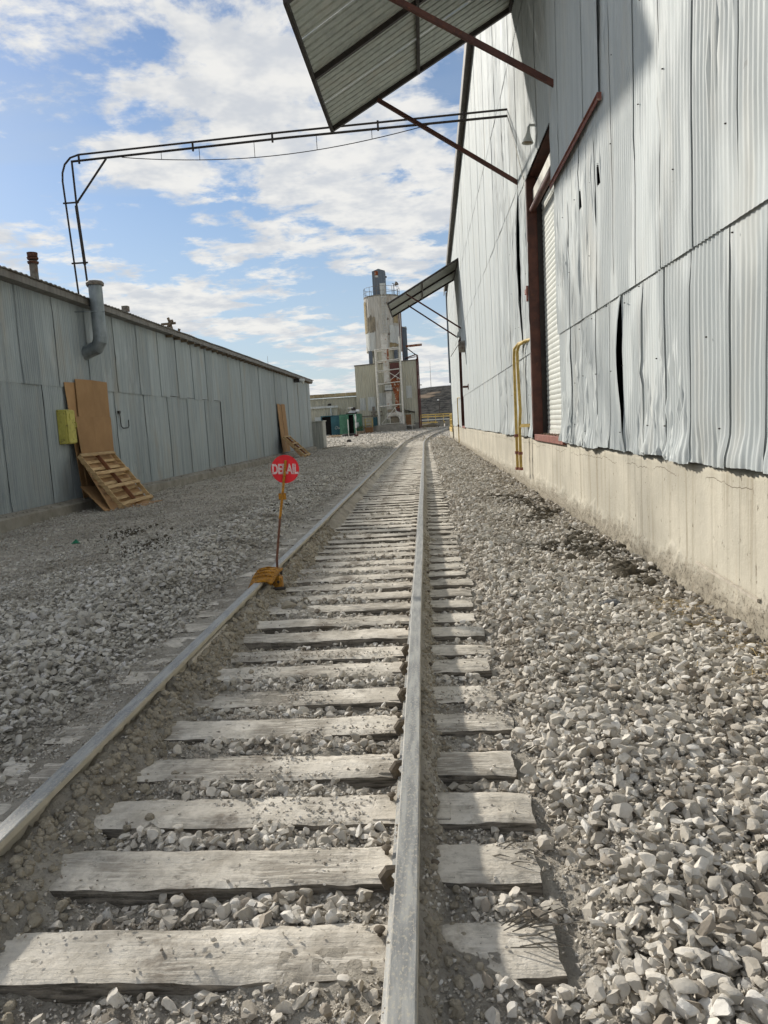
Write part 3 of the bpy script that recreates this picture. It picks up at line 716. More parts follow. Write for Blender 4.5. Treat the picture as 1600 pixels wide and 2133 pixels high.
scatter('soil_clods', 'crumbly soil banked against the rails', X, Y, Z, SZ, COL_SOIL, 'soil')
n = 3400
X = 1.75 + RNG.normal(0, .22, n); Y = RNG.uniform(6.5, 14.5, n); keep = (X < 2.2) & (fbm(X * 2, Y * 1.1, 3, 7) > 0.02)
X, Y = X[keep] - .05 * (Y[keep] - 10) * 0.5, Y[keep]; SZ = .018 + .10 * RNG.random(len(X)) ** 3
scatter('mud_clods', 'dark damp mud clods scattered on the ballast beside the concrete wall', X, Y, gz(X, Y) + .02 + .03 * RNG.random(len(X)), SZ, COL_MUD, 'mud')
n = 700
cx_ = RNG.choice([-4.2, -3.4, -5.1, -3.0], n); X = cx_ + RNG.normal(0, .22, n); Y = np.where(cx_ < -4.5, 12, np.where(cx_ < -4, 10.4, np.where(cx_ < -3.2, 11.6, 14))) + RNG.normal(0, .45, n); SZ = .012 + .045 * RNG.random(n) ** 3
scatter('dark_clods', 'dark mud crumbs on the shaded gravel left of the track', X, Y, gz(X, Y) + .02, SZ, COL_MUD, 'mud')

# ------------------------------------------------------------------ right-hand warehouse
wh = thing('warehouse', 'tall pale corrugated-metal warehouse on a concrete base beside the track', 'warehouse', (XW, 8, -0.2))
Y_END = 58.0
def rake(Y): return 11.55 + (55 - Y) * 0.076 if Y > 9 else 11.55 + 46 * 0.076 - (9 - Y) * 0.076
DOORS = [(12.05, 15.08), (41.1, 44.15)]

def sheet_mesh(name, y0, y1, z0, z1, xf, side, mat, near=True, seed=0, pitch=0.076, depth=0.0095, curl=0.0, dent=0.0, gap=None, top_fn=None, wobble_edge=0.0, zoff=0.0):
    """corrugated sheet; side -1 faces -X, +1 faces +X"""
    spw = 6 if near else 4
    nw = max(3, int(round((y1 - y0) / pitch))); nu = nw * spw + 1
    rows = 16 if (near and (curl or dent)) else (6 if near else 3)
    yv = np.linspace(y0, y1, nu); zt = np.linspace(0, 1, rows)
    if curl: zt = zt ** 1.5
    Yg, T = np.meshgrid(yv, zt, indexing='ij')
    ztop = np.array([top_fn(a) for a in yv])[:, None] if top_fn else z1
    Zg = z0 + (ztop - z0) * T
    prof = depth * np.cos(2 * PI * (Yg - y0) / (y1 - y0) * nw)
    gseed = 3 if side < 0 else 4
    o = prof.copy()
    u = (Yg - y0) / (y1 - y0)
    if dent > 0:
        tp = sst((1 - T) * (z1 - z0), 0.02, .35) * (1.0 if curl else sst(T * (z1 - z0), 0.02, .35))
        dent = dent * tp
        o += dent * (fbm(Yg * 1.6, Zg * 0.8, 3, gseed) * 1.2)
        flat = sst(fbm(Yg * 2.2 + 5, Zg * 1.1, 3, gseed + 5), 0.10, 0.3)
        ck = fbm(Yg * 4.5, Zg * 2.6, 3, gseed + 40); o += dent * 1.1 * (np.abs(ck) < .03) * sst(fbm(Yg * .7, Zg * .7, 2, gseed + 44), -.1, .2)
        o -= prof * flat * 0.75
        Yg = Yg + dent * 1.2 * fbm(Yg * 1.3, Zg * 1.5, 3, gseed + 9)
    if curl:
        c = sst(0.42 - (Zg - z0), 0, 0.42)
        o += c * curl * (fbm(Yg * 3.1, Zg * 2.0, 3, gseed + 2) * 1.6 + 0.45 + .5 * vn(np.array(seed * 3.7), np.array(.5)))
        Zg = Zg + c * curl * 0.5 * fbm(Yg * 5, Zg * 0 + seed, 2, seed + 4)
        Yg = Yg + c * curl * 0.7 * fbm(Yg * 2, Zg * 3 + seed, 2, seed + 14)
    if wobble_edge:
        e = sst(np.abs(u - .5) * 2, .75, 1) * np.sign(u - .5)
        Yg = Yg - e * wobble_edge * np.clip(fbm(np.sign(e) * 3 + seed, Zg * 1.3, 3, seed + 6) + 0.1, 0, 1)
    if gap:                     # (which edge, width): the edge pulls away in a long lens
        wgt = sst(u, 0.4, 1.0) if gap[0] > 0 else sst(1 - u, 0.4, 1.0)
        tt = (Zg - z0) / (z1 - z0)
        lens = np.clip(np.sin(PI * np.clip(tt * 1.02, 0, 1)) ** 0.8, 0, 1) * (0.5 + 0.8 * tt)
        Yg = Yg - gap[0] * gap[1] * wgt * lens; o = o + 0.6 * gap[1] * wgt * lens
    Xg = xf + side * (o + zoff)
    V = np.stack([Xg.ravel(), Yg.ravel(), Zg.ravel()], 1)
    Q = grid_faces(nu, rows, side > 0)
    if side < 0 and z0 > 2.5 and z1 < 7:            # two small rectangular openings cut through the sheets
        C = V[Q].mean(1)
        for hy_, hz_, hw_ in ((9.25, 4.13, .085), (10.2, 4.18, .085)): Q = Q[~((np.abs(C[:, 1] - hy_) < hw_) & (np.abs(C[:, 2] - hz_) < .119))]; C = V[Q].mean(1)
    return np_mesh(name, V, Q, mat, True)
def add_sheet(parent, *a, **k):
    me = sheet_mesh('corrugated_sheet', *a, **k); o = bpy.data.objects.new('corrugated_sheet', me); put(o, parent); return o

def spans(y0, y1, w, jitter=0.0, cuts=()):
    edges = [y0]
    stops = sorted([c for d in cuts for c in d] + [y1])
    r = random.Random(int(y0 * 100 + w * 1000))
    y = y0; res = []
    for s in stops:
        while s - y > w * 1.45:
            ny = y + w * (1 + r.uniform(-jitter, jitter)); res.append((y, ny)); y = ny
        if s - y > 0.05: res.append((y, s))
        y = s
    return [(a, b_) for a, b_ in res if not any(a >= d[0] - 1e-3 and b_ <= d[1] + 1e-3 for d in cuts)]
k = 0
rowA = [(3.0, 3.75), (3.75, 4.4), (4.4, 4.93), (4.93, 5.5), (5.5, 6.25), (6.25, 6.92), (6.92, 7.56), (7.56, 8.31), (8.31, 8.90), (8.90, 9.59), (9.59, 10.42), (10.42, 11.15), (11.15, 12.0)] + \
       spans(15.12, DOORS[1][0], 0.95, .12) + spans(DOORS[1][1], Y_END, 1.4, .1)
for (a, b_) in rowA:
    k += 1; near = a < 21
    gp = (-1, 0.10) if abs(a - 8.31) < .01 else ((-1, .02) if random.random() < .2 and near else None)
    z0 = 0.975 + random.uniform(-.02, .012)
    add_sheet(wh, a, b_ + .04, z0, 2.74, XW, -1, 'white_sheet', near=near, seed=k, curl=0.055 if near else 0.0, dent=0.018 if near else 0.0, gap=gp, wobble_edge=.006 if near else 0, zoff=(k % 2) * .003)
rowB = [(2.6, 3.6), (3.6, 4.55), (4.55, 5.31), (5.31, 6.15), (6.15, 6.95), (6.95, 7.75), (7.75, 8.6), (8.6, 9.4), (9.4, 10.3), (10.3, 11.1), (11.1, 12.03)] + spans(15.1, DOORS[1][0], 1.15, .1) + spans(DOORS[1][1], Y_END, 1.8, .1)
for (a, b_) in rowB:
    k += 1; near = a < 21
    top = 6.24
    gp = (-1, .12) if abs(a - 16.2) < .5 else None
    add_sheet(wh, a, b_ + .04, 2.68, top, XW, -1, 'white_sheet', near=near, seed=k, dent=0.016 if near else 0.004, zoff=.022 + (k % 2) * .003, gap=gp, wobble_edge=.0)
rowC = spans(5.6, Y_END, 1.3, .1)
for (a, b_) in rowC:
    k += 1; near = a < 21
    inside = any(a < d[1] and b_ > d[0] for d in DOORS)
    add_sheet(wh, a, b_ + .02, 6.0 if inside else 6.18, 9.1, XW, -1, 'white_sheet', near=near, seed=k, dent=0.012 if near else 0.003, zoff=.034 + (k % 2) * .004)
for (a, b_) in spans(8.0, Y_END, 1.5, .1):
    k += 1
    add_sheet(wh, a, b_ + .02, 9.04, 11, XW, -1, 'white_sheet', near=a < 21, seed=k, dent=0.01, zoff=.046 + (k % 2) * .004, top_fn=lambda y: rake(y) - .02)
# near-black backing, interior darkness painted in so the sheet gaps show black
bk = MB()
segs = [(1.5, DOORS[0][0] - .02), (DOORS[0][1] + .02, DOORS[1][0] - .02), (DOORS[1][1] + .02, Y_END - .05)]
for a, b_ in segs: bk.box(XW + .10, XW + .16, a, b_, .9, 6.05)
for d in DOORS: bk.box(XW + .10, XW + .16, d[0] - .02, d[1] + .02, 6.12, 6.5)
bk.box(XW + .10, XW + .16, 1.5, Y_END - .05, 6.5, 11.4)
bk.build('dark_backing', 'dark_void', wh)
# nail and screw heads, rows on the girts
nh = MB()
rr_ = random.Random(5)
for zrow in (1.22, 1.9, 2.6, 3.4, 4.3, 5.2, 5.9):
    y = 4.6
    while y < 18:
        y += rr_.uniform(.5, 1.3)
        if 11.9 < y < 15.2 or rr_.random() < .25: continue
        zz_ = zrow + rr_.uniform(-.05, .05)
        nh.tube([(XW - .030, y, zz_), (XW - .044, y, zz_)], [.007, .005], 6)
nh.build('screw_heads', 'black_steel', wh)['kind'] = 'stuff'

# concrete base wall with a rough foot
ys = np.array(axis([(2.0, 12, .03), (12, 30, .12), (30, Y_END + .6, .5)])); zs = np.concatenate([np.linspace(-.7, -.3, 3), np.linspace(-.27, .3, 26), np.linspace(.34, .98, 14)])
Yg, Zg = np.meshgrid(ys, zs, indexing='ij')
foot = sst(.10 + .22 * fbm(Yg * 1.6, Zg * 0, 4, 3, .6) - Zg, -.03, .05)
Xg = XW + .055 + .006 * fbm(Yg * .8, Zg * 1.5, 3, 13) - foot * (.014 + .028 * fbm(Yg * 11, Zg * 11, 4, 23, .7)) + .10 * sst(Zg, .955, .98)
me = np_mesh('foundation_wall', np.stack([Xg.ravel(), Yg.ravel(), Zg.ravel()], 1), grid_faces(len(ys), len(zs), False), 'concrete_wall', True)
fo = bpy.data.objects.new('foundation_wall', me); put(fo, wh)
fb = MB(); fb.box(XW + .16, XW + .5, 2.0, Y_END + .55, -.7, .94); fb.build('foundation_core', 'concrete_wall', wh)
ce = MB(); ce.box(XW + .06, 16, Y_END + .1, Y_END + .6, -.5, .95); ce.build('foundation_return', 'concrete_wall', wh)

# doorways
def doorway(d, full=True):
    y0, y1 = d
    DX = XW + .275          # face of the roller door
    j = MB()
    j.box(XW - .02, XW + .17, y1, y1 + .035, 1.05, 6.05); j.box(XW - .025, XW + .0, y1 + .036, y1 + .12, 1.05, 6.05)
    j.build('door_jamb', 'brown_steel', wh)
    j = MB(); j.box(XW + .06, XW + .20, y0 - .035, y0, 1.05, 6.05); j.build('door_jamb', 'brown_steel', wh)
    j = MB(); j.box(XW + .17, DX + .06, y1 - .03, y1 + .06, 1.05, 6.0); j.box(DX - .05, DX + .06, y0 - .10, y0 + .03, 1.05, 5.6); j.build('door_track', 'black_steel', wh)
    j = MB(); j.box(XW + .02, XW + .9, y0 - .03, y1 + .03, 6.04, 6.10); j.box(DX + .06, DX + .1, y0 - .03, y1 + .03, 5.5, 6.04); j.build('door_lintel', 'brown_steel', wh)
    j = MB(); j.tube([(XW + .08, y0 + .0, 5.42), (XW + .08, y1, 5.42)], .06, 14); j.build('header_beam', 'brown_steel', wh, True)
    j = MB(); j.box(XW + .10, XW + .14, y0, y1, 5.60, 5.80); j.build('roller_hood', 'white_frame', wh)
    j = MB(); j.box(XW - .005, XW + .5, y0 - .02, y1 + .10, .92, 1.045); j.build('door_sill', 'red_oxide', wh, bevel=.008)
    br = MB(); br.box(DX - .02, DX + .03, y0, y1, 1.05, 1.12); rd = br.build('roller_door', 'lamp_white', wh)
    sl = MB()
    zsl = np.linspace(0, .094, 6); xx = [DX - .012 * math.sin(PI * q / .094) for q in zsl]
    vs = []; fs = []
    for i, (a, x_) in enumerate(zip(zsl, xx)): vs += [(x_, y0, a), (x_, y1, a)]
    for i in range(5): fs.append((2 * i, 2 * i + 1, 2 * i + 3, 2 * i + 2))
    sl.add(vs, [f[::-1] for f in fs]); so = sl.build('slat', 'roller_slat', rd, True); so.location.z = 1.12
    nsl = 46 if full else 0
    for i in range(1, nsl):
        c = so.copy(); COL.objects.link(c); c.parent = rd; c.location.z = 1.12 + i * .097
    j = MB(); j.box(DX + .025, DX + .05, y0 - .1, y1 + .1, 1.13, 6.0); j.build('door_backing', 'dark_void', wh)
doorway(DOORS[0]); doorway(DOORS[1], False)
gr_ = MB(); r5 = random.Random(3)
for i in range(160):
    y_ = r5.uniform(12.1, 15.0); x_ = XW + r5.uniform(.02, .36); s_ = r5.uniform(.008, .03); gr_.box(x_, x_ + s_, y_, y_ + s_, 1.045, 1.045 + s_ * .7)
gr_.build('sill_grit', 'grey_timber', wh)['kind'] = 'stuff'
# raised hanging panel right of the near doorway, with its red-oxide bottom rail
for (a, b_) in spans(8.98, 12.09, .8, .05):
    k += 1
    add_sheet(wh, a, b_ + .015, 4.99, 8.6, XW - .062, -1, 'white_sheet', near=True, seed=k, dent=.006, zoff=(k % 2) * .004)
j = MB(); j.box(XW - .085, XW - .074, 8.90, 12.14, 4.935, 5.00); j.box(XW - .105, XW - .085, 8.90, 12.14, 4.988, 5.0); j.box(XW - .10, XW - .05, 8.895, 8.92, 4.925, 5.01)
j.build('bottom_rail', 'red_oxide', wh)
j = MB(); j.box(XW - .06, XW - .03, 12.10, 12.115, 5.02, 8.6); j.build('panel_edge', 'black_steel', wh)
j = MB(); j.box(XW - .07, XW - .03, 15.18, 15.42, 3.86, 3.95); j.box(XW - .07, XW - .03, 15.16, 15.22, 3.7, 4.0); j.build('latch_bracket', 'red_oxide', wh)
# roof, rake trim, corner trim
def pathY(x, ys_, dz): return [(x, y, rake(y) + dz) for y in ys_]
rf = MB()
for (a, b_) in ((2.0, 9.0), (9.0, Y_END + .3)):
    rf.slab((XW - .28, a, rake(a + 1e-4)), (18, a, rake(a + 1e-4)), (18, b_, rake(b_)), (XW - .28, b_, rake(b_)), .08)
rf.build('roof', 'roof_sheet', wh)
rt = MB(); ysr = [9 + i * 3.5 for i in range(15)]
for i in range(len(ysr) - 1):
    a, b_ = ysr[i], min(ysr[i + 1], Y_END + .3); dz = .03 * (i % 2)
    for x0, x1, z0, z1 in ((XW - .30, XW - .26, -.42 + dz * .3, .06), (XW - .26, XW - .05, -.05, -.02)):
        p0 = rake(a); p1 = rake(b_)
        rt.add([(x0, a, p0 + z0), (x1, a, p0 + z0), (x1, b_, p1 + z0), (x0, b_, p1 + z0), (x0, a, p0 + z1), (x1, a, p0 + z1), (x1, b_, p1 + z1), (x0, b_, p1 + z1)],
               [(0, 3, 2, 1), (4, 5, 6, 7), (0, 1, 5, 4), (1, 2, 6, 5), (2, 3, 7, 6), (3, 0, 4, 7)])
rt.build('rake_trim', 'roof_sheet', wh)
j = MB(); j.tube([(XW - .10, Y_END + .05, 11.2), (XW - .10, Y_END + .05, 4.3)], .07, 8); j.box(XW - .06, XW + .1, Y_END - .05, Y_END + .12, .98, 11.3); j.build('corner_trim', 'blue_grey_panel', wh)
j = MB(); j.box(XW + .05, 18, Y_END - .02, Y_END + .05, .95, 11.2); j.build('end_wall', 'white_sheet', wh)

# --- loading canopies over the two doors
def canopy(label, y0, y1, zwall, zo0, zo1, ys1, ys2, xo=-1.68):
    t = thing('canopy', label, 'canopy', (XW, (y0 + y1) / 2, zwall))
    xw = XW - .06
    def zo(y): return zo0 + (zo1 - zo0) * (y - y0) / (y1 - y0)
    n = 8; w = (y1 - y0) / n
    def pt(x, y, dz=0):
        u = (xw - x) / (xw - xo); return (x, y, zwall + (zo(y) - zwall) * u + dz)
    for i in range(n):                       # ribbed roof panels, each with three raised ribs
        a = y0 + i * w; b_ = a + w - .004
        prof_ = [0]; 
        cols = [(a, 0)]
        for q in (.16, .5, .84):
            m_ = a + (b_ - a) * q; cols += [(m_ - .035, 0), (m_ - .018, .026), (m_ + .018, .026), (m_ + .035, 0)]
        cols += [(b_, 0)]
        vs = []; fs = []
        for (yy, dz) in cols: vs += [pt(xo, yy, .05 + dz + (i % 2) * .002), pt(xw, yy, .05 + dz + (i % 2) * .002)]
        for c_ in range(len(cols) - 1): fs.append((2 * c_, 2 * c_ + 1, 2 * c_ + 3, 2 * c_ + 2))
        MB().add(vs, fs).build('roof_panel', 'canopy_sheet', t)
    for yy in (y0 + .03, (y0 + y1) / 2, y1 - .03): MB().bar(pt(xo, yy), pt(xw, yy), .075, .09).build('rafter', 'black_steel', t)
    for xx in (xo + .02, (xo + xw) / 2 - .02, xw - .02): MB().bar(pt(xx, y0, -.002), pt(xx, y1, -.002), .06, .094).build('purlin', 'black_steel', t)
    for yy in (ys1, ys2):
        a = (XW - .02, yy, 6.27); b_ = pt(-.66, yy, -.03)
        MB().bar(a, b_, .075, .075).build('strut', 'brown_steel', t)
    return t
canopy('large sloping metal canopy on brown struts over the near loading door', 10.87, 16.23, 9.69, 7.34, 7.63, 11.68, 16.17)
canopy('far sloping metal canopy in front of the silo', 39.8, 45.6, 9.8, 7.72, 7.85, 40.3, 44.6)

# --- gooseneck lamps
def wall_lamp(label, y, z):
    t = thing('wall_lamp', label, 'lamp', (XW, y, z))
    MB().tube([(XW - .03, y, z + .24), (XW - .12, y, z + .25), (XW - .145, y, z + .21), (XW - .155, y, z + .12)], [.02, .025, .025, .034], 10).build('arm', 'lamp_white', t, True)
    MB().tube([(XW - .155, y, z + .13), (XW - .16, y, z + .07), (XW - .17, y, z - .05)], [.036, .052, .105], 18, False).build('shade', 'lamp_white', t, True)
    MB().tube([(XW - .168, y, z - .02), (XW - .169, y, z - .03)], [.08, .08], 18).build('lens', 'old_board', t)
wall_lamp('white cone lamp on the wall above the near loading door', 13.75, 6.26)
wall_lamp('small cone lamp on the wall by the far loading door', 41.6, 6.0)
# heater hood over the far door
t = thing('vent_hood', 'dark hooded vent on the wall beside the far doorway', 'vent', (XW, 37.3, 5.0))
MB().tube([(XW - .0, 37.6, 5.05), (XW - .35, 37.6, 5.05)], [.30, .26], 14).build('drum', 'weathered_pipe', t, True)
MB().slab((XW - .75, 37.3, 4.62), (XW - .75, 37.9, 4.62), (XW - .28, 37.9, 5.28), (XW - .28, 37.3, 5.28), .02).build('flap', 'weathered_pipe', t)
t = thing('red_bracket', 'dark red bracket stub on the wall right of the far doorway', 'bracket', (XW, 36, 3.0))
MB().box(XW - .3, XW, 35.9, 36.0, 2.93, 3.03).build('arm', 'brown_steel', t); MB().box(XW - .06, XW - .04, 35.8, 36.1, 2.85, 3.1).build('base_plate', 'brown_steel', t)
# --- yellow gas pipes by the near door
t = thing('gas_pipe', 'pair of yellow gas pipes clamped to the wall by the near doorway', 'pipe', (XW - .18, 16.6, .2))
MB().tube([(XW - .0, 15.2, 2.95), (XW - .08, 15.5, 2.96), (XW - .15, 15.95, 2.92), (XW - .17, 16.1, 2.8), (XW - .17, 16.12, 2.5), (XW - .17, 15.95, 1.7), (XW - .17, 15.9, 1.55), (XW - .17, 16.1, 1.2), (XW - .17, 16.12, .28)], .032, 10).build('pipe', 'yellow_paint', t, True)
MB().tube([(XW - .0, 15.6, 2.97), (XW - .12, 16.2, 2.98), (XW - .18, 16.5, 2.9), (XW - .19, 16.55, 2.7), (XW - .19, 16.55, .26)], .032, 10).build('pipe', 'yellow_paint', t, True)
for x_, y_, z_ in ((XW - .17, 16.12, .28), (XW - .19, 16.55, .26), (XW - .17, 16.12, .62), (XW - .19, 16.55, .62), (XW - .19, 16.55, 1.0)):
    MB().tube([(x_, y_, z_ - .03), (x_, y_, z_ + .03)], .05, 8).build('coupling', 'red_oxide', t)
MB().bar((XW - .17, 16.1, 1.22), (XW, 15.6, 1.22), .05, .07).build('bracket', 'yellow_paint', t)
t = thing('thin_gas_pipe', 'thin yellow pipe running down the wall left of the far doorway', 'pipe', (XW - .1, 46, .2))
MB().tube([(XW, 45.2, 2.75), (XW - .14, 45.9, 2.75), (XW - .14, 46.0, 2.6), (XW - .14, 46.0, .0)], .03, 8).build('pipe', 'yellow_paint', t, True)
MB().tube([(XW - .14, 46.0, 1.0), (XW - .14, 46.0, 1.12)], .06, 8).build('coupling', 'rust_cap', t)
# --- small things on the right ballast
def rock(name, label, cat, loc, s, mat, seed):
    me = clod_mesh(seed); me.materials.append(MATS[mat]); o = bpy.data.objects.new(name, me); COL.objects.link(o); tag(o, label, cat)
    o.location = (loc[0], loc[1], float(gz(loc[0], loc[1])) + s * .32); o.scale = (s, s * .9, s * .8); o.rotation_euler.z = seed
rock('cobble', 'smooth dark grey cobble on the pale ballast by the wall', 'stone', (1.45, 5.9), .14, 'dark_rock', 3)
rock('mud_lump', 'fist-sized brown mud lump on the pale ballast', 'mud lump', (1.50, 4.88), .17, 'bank_soil', 31)
rock('soil_lump', 'broken lump of dry soil on a sleeper beside the derail block', 'soil lump', (-1.30, 6.35), .16, 'bank_soil', 12)
gs = MB(); r6 = random.Random(9)
for i in range(150):
    cxx, cyy = r6.choice(((1.95, 5.8), (2.02, 5.2), (1.9, 5.6), (1.85, 4.2), (2.05, 4.6))); x_ = cxx + r6.gauss(0, .10); y_ = cyy + r6.gauss(0, .16)
    a = r6.uniform(0, 6.28); L = r6.uniform(.08, .34); z_ = float(gz(x_, y_)) + .035
    gs.tube([(x_, y_, z_), (x_ + L * .5 * math.cos(a), y_ + L * .5 * math.sin(a), z_ + r6.uniform(.01, .06)), (min(x_ + L * math.cos(a), 2.2), y_ + L * math.sin(a), z_ + r6.uniform(0, .05))], [.0022, .002, .001], 3, False)
gso = gs.build('dry_grass', 'dry_straw'); tag(gso, 'dry straw-coloured grass stems on the ballast against the concrete wall', 'grass', kind='stuff')
# trim strip on the foot of the concrete
t = MB(); t.bar((XW + .035, 5.1, .06), (XW + .04, 6.3, .10), .02, .022); to = t.build('form_board', 'dusty_plate'); tag(to, 'thin cement strip along the foot of the concrete wall', 'strip')

# ------------------------------------------------------------------ left-hand shed
shed = thing('shed', 'long low grey corrugated-metal shed with a concrete kerb left of the track', 'shed', (XL, 30, -.2))
SY0, SY1 = 9.5, 54.4
lows = [(9.5, 10.6), (10.6, 11.8), (11.8, 12.9), (12.9, 13.6), (13.6, 14.2), (14.2, 15.05), (15.05, 15.9), (15.9, 16.8), (16.8, 17.7), (17.7, 18.7), (18.7, 19.7)] + spans(19.7, 30.1, .98, .08) + spans(30.1, SY1, 1.9, .08)
ups = [(9.5, 10.7), (10.7, 11.9), (11.9, 13.1), (13.1, 14.2), (14.2, 15.16), (15.16, 15.84), (15.84, 16.69), (16.69, 17.51), (17.51, 18.28), (18.28, 19.1), (19.1, 19.94)] + spans(19.94, 30.1, .85, .1)
for (a, b_) in lows:
    k += 1; far = a >= 30
    add_sheet(shed, a, b_ + .02, .04 + random.uniform(-.03, .02), 4.7 if far else 2.74, XL, 1, 'grey_sheet', near=a < 22, seed=k, pitch=.08, depth=.012, dent=.012 if a < 24 else .003, curl=.02 if a < 22 else 0, wobble_edge=.035 if a < 26 else 0, zoff=(k % 2) * .014)
for (a, b_) in ups:
    k += 1
    add_sheet(shed, a, b_ + .02, 2.69, 4.72, XL, 1, 'grey_sheet', near=a < 22, seed=k, pitch=.08, depth=.012, dent=.01, wobble_edge=.03 if a < 26 else 0, zoff=.026 + (k % 2) * .014)
j = MB(); j.box(XL - .2, XL - .06, SY0, SY1, 0, 4.9); j.build('dark_backing', 'dark_void', shed)  # backing coloured near-black, painted darkness seen through the shed's sheet seams
j = MB(); j.box(XL - 14, XL - .1, SY1 - .06, SY1 - .02, -.2, 5.0); j.build('end_wall', 'grey_sheet', shed)
j = MB(); j.box(XL - 14, XL - .1, SY0 + .02, SY0 + .06, -.2, 5.0); j.build('end_wall', 'grey_sheet', shed)
# roof with corrugated eave
ny_ = 900; yy = np.linspace(SY0 - .3, SY1 + .25, ny_); wav = .012 * np.cos(2 * PI * yy / .2)
V = []
for x_, z_ in ((XL + .34, 4.90), (XL - 7, 5.25), (XL - 14, 4.9)): V.append(np.stack([np.full(ny_, x_), yy, z_ + wav + .03 * fbm(yy * .5, yy * 0 + x_, 3, 4)], 1))
V = np.stack(V, 0).reshape(-1, 3)
me = np_mesh('roof', V, grid_faces(3, ny_, False), 'roof_sheet', True); ro = bpy.data.objects.new('roof', me); put(ro, shed)
sd = ro.modifiers.new('thick', 'SOLIDIFY'); sd.thickness = .025
j = MB(); j.box(XL + .02, XL + .30, SY0, SY1, 4.72, 4.76); j.box(XL + .27, XL + .30, SY0, SY1, 4.76, 4.86); j.build('eave_soffit', 'roof_sheet', shed)
j = MB()
for i in range(60):
    y_ = SY0 + .4 + i * .75
    if y_ > 24: j.box(XL + .05, XL + .28, y_, y_ + .05, 4.64, 4.72)
j.build('rafter_ends', 'grey_timber', shed)['kind'] = 'stuff'
# kerb
ys = np.array(axis([(SY0, 30, .15), (30, SY1 + .1, .5)])); rng_prof = [(XL + .0, .06), (XL + .30, .02), (XL + .34, -.01), (XL + .36, -.35)]
V = np.stack([np.stack([np.full(len(ys), x_) + .02 * fbm(ys * .8, ys * 0 + x_, 3, 6), ys, np.full(len(ys), z_) + .015 * fbm(ys * 1.3, ys * 0 + z_ * 9, 3, 8)], 1) for x_, z_ in rng_prof], 0).reshape(-1, 3)
me = np_mesh('kerb', V, grid_faces(4, len(ys), False), 'concrete_kerb', True); me.set_sharp_from_angle(angle=.6)
ko = bpy.data.objects.new('kerb', me); put(ko, shed)
# sliding door seam and rail in the shed wall
j = MB(); j.box(XL + .02, XL + .034, 24.0, 30.15, 2.715, 2.735); j.box(XL + .02, XL + .036, 30.12, 30.15, .1, 2.73); j.build('door_edge', 'black_steel', shed)
# crumbs of debris lying on the kerb
db = MB()
for i in range(260):
    y_ = random.uniform(13, 50); x_ = XL + random.uniform(.05, .3); s_ = random.uniform(.01, .05); db.tube([(x_, y_, .03), (x_ + s_ * .3, y_, .03 + s_ * .7)], [s_, s_ * .4], 5)
dbo = db.build('kerb_debris', 'concrete_kerb', shed); dbo['kind'] = 'stuff'
# cabinet at the shed's far corner
t = thing('corner_cabinet', 'pale ribbed metal lean-to at the far corner of the shed', 'lean-to', (-8.05, 55.2, -.2))
j = MB(); j.box(-8.45, -7.62, 54.55, 56.2, -.3, 1.86)
j.build('body', 'annex_sheet', t)
for i in range(5): MB().box(-8.40 + i * .17, -8.36 + i * .17, 54.52, 54.55, -.2, 1.84).build('rib', 'annex_sheet', t)
j = MB(); j.box(-8.5, -7.56, 54.45, 56.25, 1.86, 1.92); j.build('lid', 'pale_panel', t)
t = MB(); t.bar((-7.5, 53.6, -.15), (-6.4, 57.5, -.1), .25, .12); o = t.build('kerb_stone', 'concrete_kerb'); tag(o, 'short pale concrete kerb lying past the shed corner', 'kerb')

# things on and above the shed
t = thing('flue_pipe', 'tall weathered flue with a rusty cap rising at the left above the shed roof', 'flue', (-9.7, 18.6, 4.9))
MB().cyl(-9.7, 18.6, 4.8, 6.0, .10).build('pipe', 'weathered_pipe', t, True)
for z_ in (5.93, 6.03): MB().cyl(-9.7, 18.6, z_, z_ + .05, .125, .14).build('ring', 'rust_cap', t, True)
MB().cyl(-9.7, 18.6, 6.1, 6.2, .12, .13).build('cap', 'rust_cap', t, True)
MB().cyl(-9.7, 18.6, 4.9, 5.06, .15, .12).build('flashing', 'galvanised', t, True)
t = thing('exhaust_duct', 'fat galvanised exhaust duct with an elbow clipped to the shed eave', 'duct', (-8.0, 18.2, 3.6))
MB().cyl(-7.96, 18.15, 3.95, 5.22, .165).build('riser', 'galvanised', t, True)
MB().tube([(-7.96, 18.15, 4.0), (-7.97, 18.15, 3.86), (-8.08, 18.17, 3.70), (-8.44, 18.2, 3.58)], [.165, .17, .17, .17], 20).build('elbow', 'galvanised', t)
MB().cyl(-7.96, 18.15, 5.20, 5.26, .21, .215).build('rim', 'weathered_pipe', t, True); MB().cyl(-7.96, 18.15, 5.26, 5.30, .215, .18).build('cap', 'weathered_pipe', t, True)
MB().tube([(-8.42, 17.85, 4.55), (-8.1, 17.95, 4.55), (-7.94, 17.97, 4.55), (-7.78, 18.1, 4.55)], .012, 6).build('strap', 'galvanised', t)
t = thing('roof_vent', 'small square-capped vent pipe on the shed roof', 'vent', (-9.98, 25, 5.0))
MB().cyl(-9.98, 25, 4.9, 5.74, .06).build('pipe', 'weathered_pipe', t, True); MB().box(-10.08, -9.88, 24.9, 25.1, 5.7, 5.88).build('cap', 'weathered_pipe', t)
t = thing('broken_roof_frame', 'broken timber frame sticking up over the shed roof ridge', 'timber frame', (-10.2, 30, 5.0))
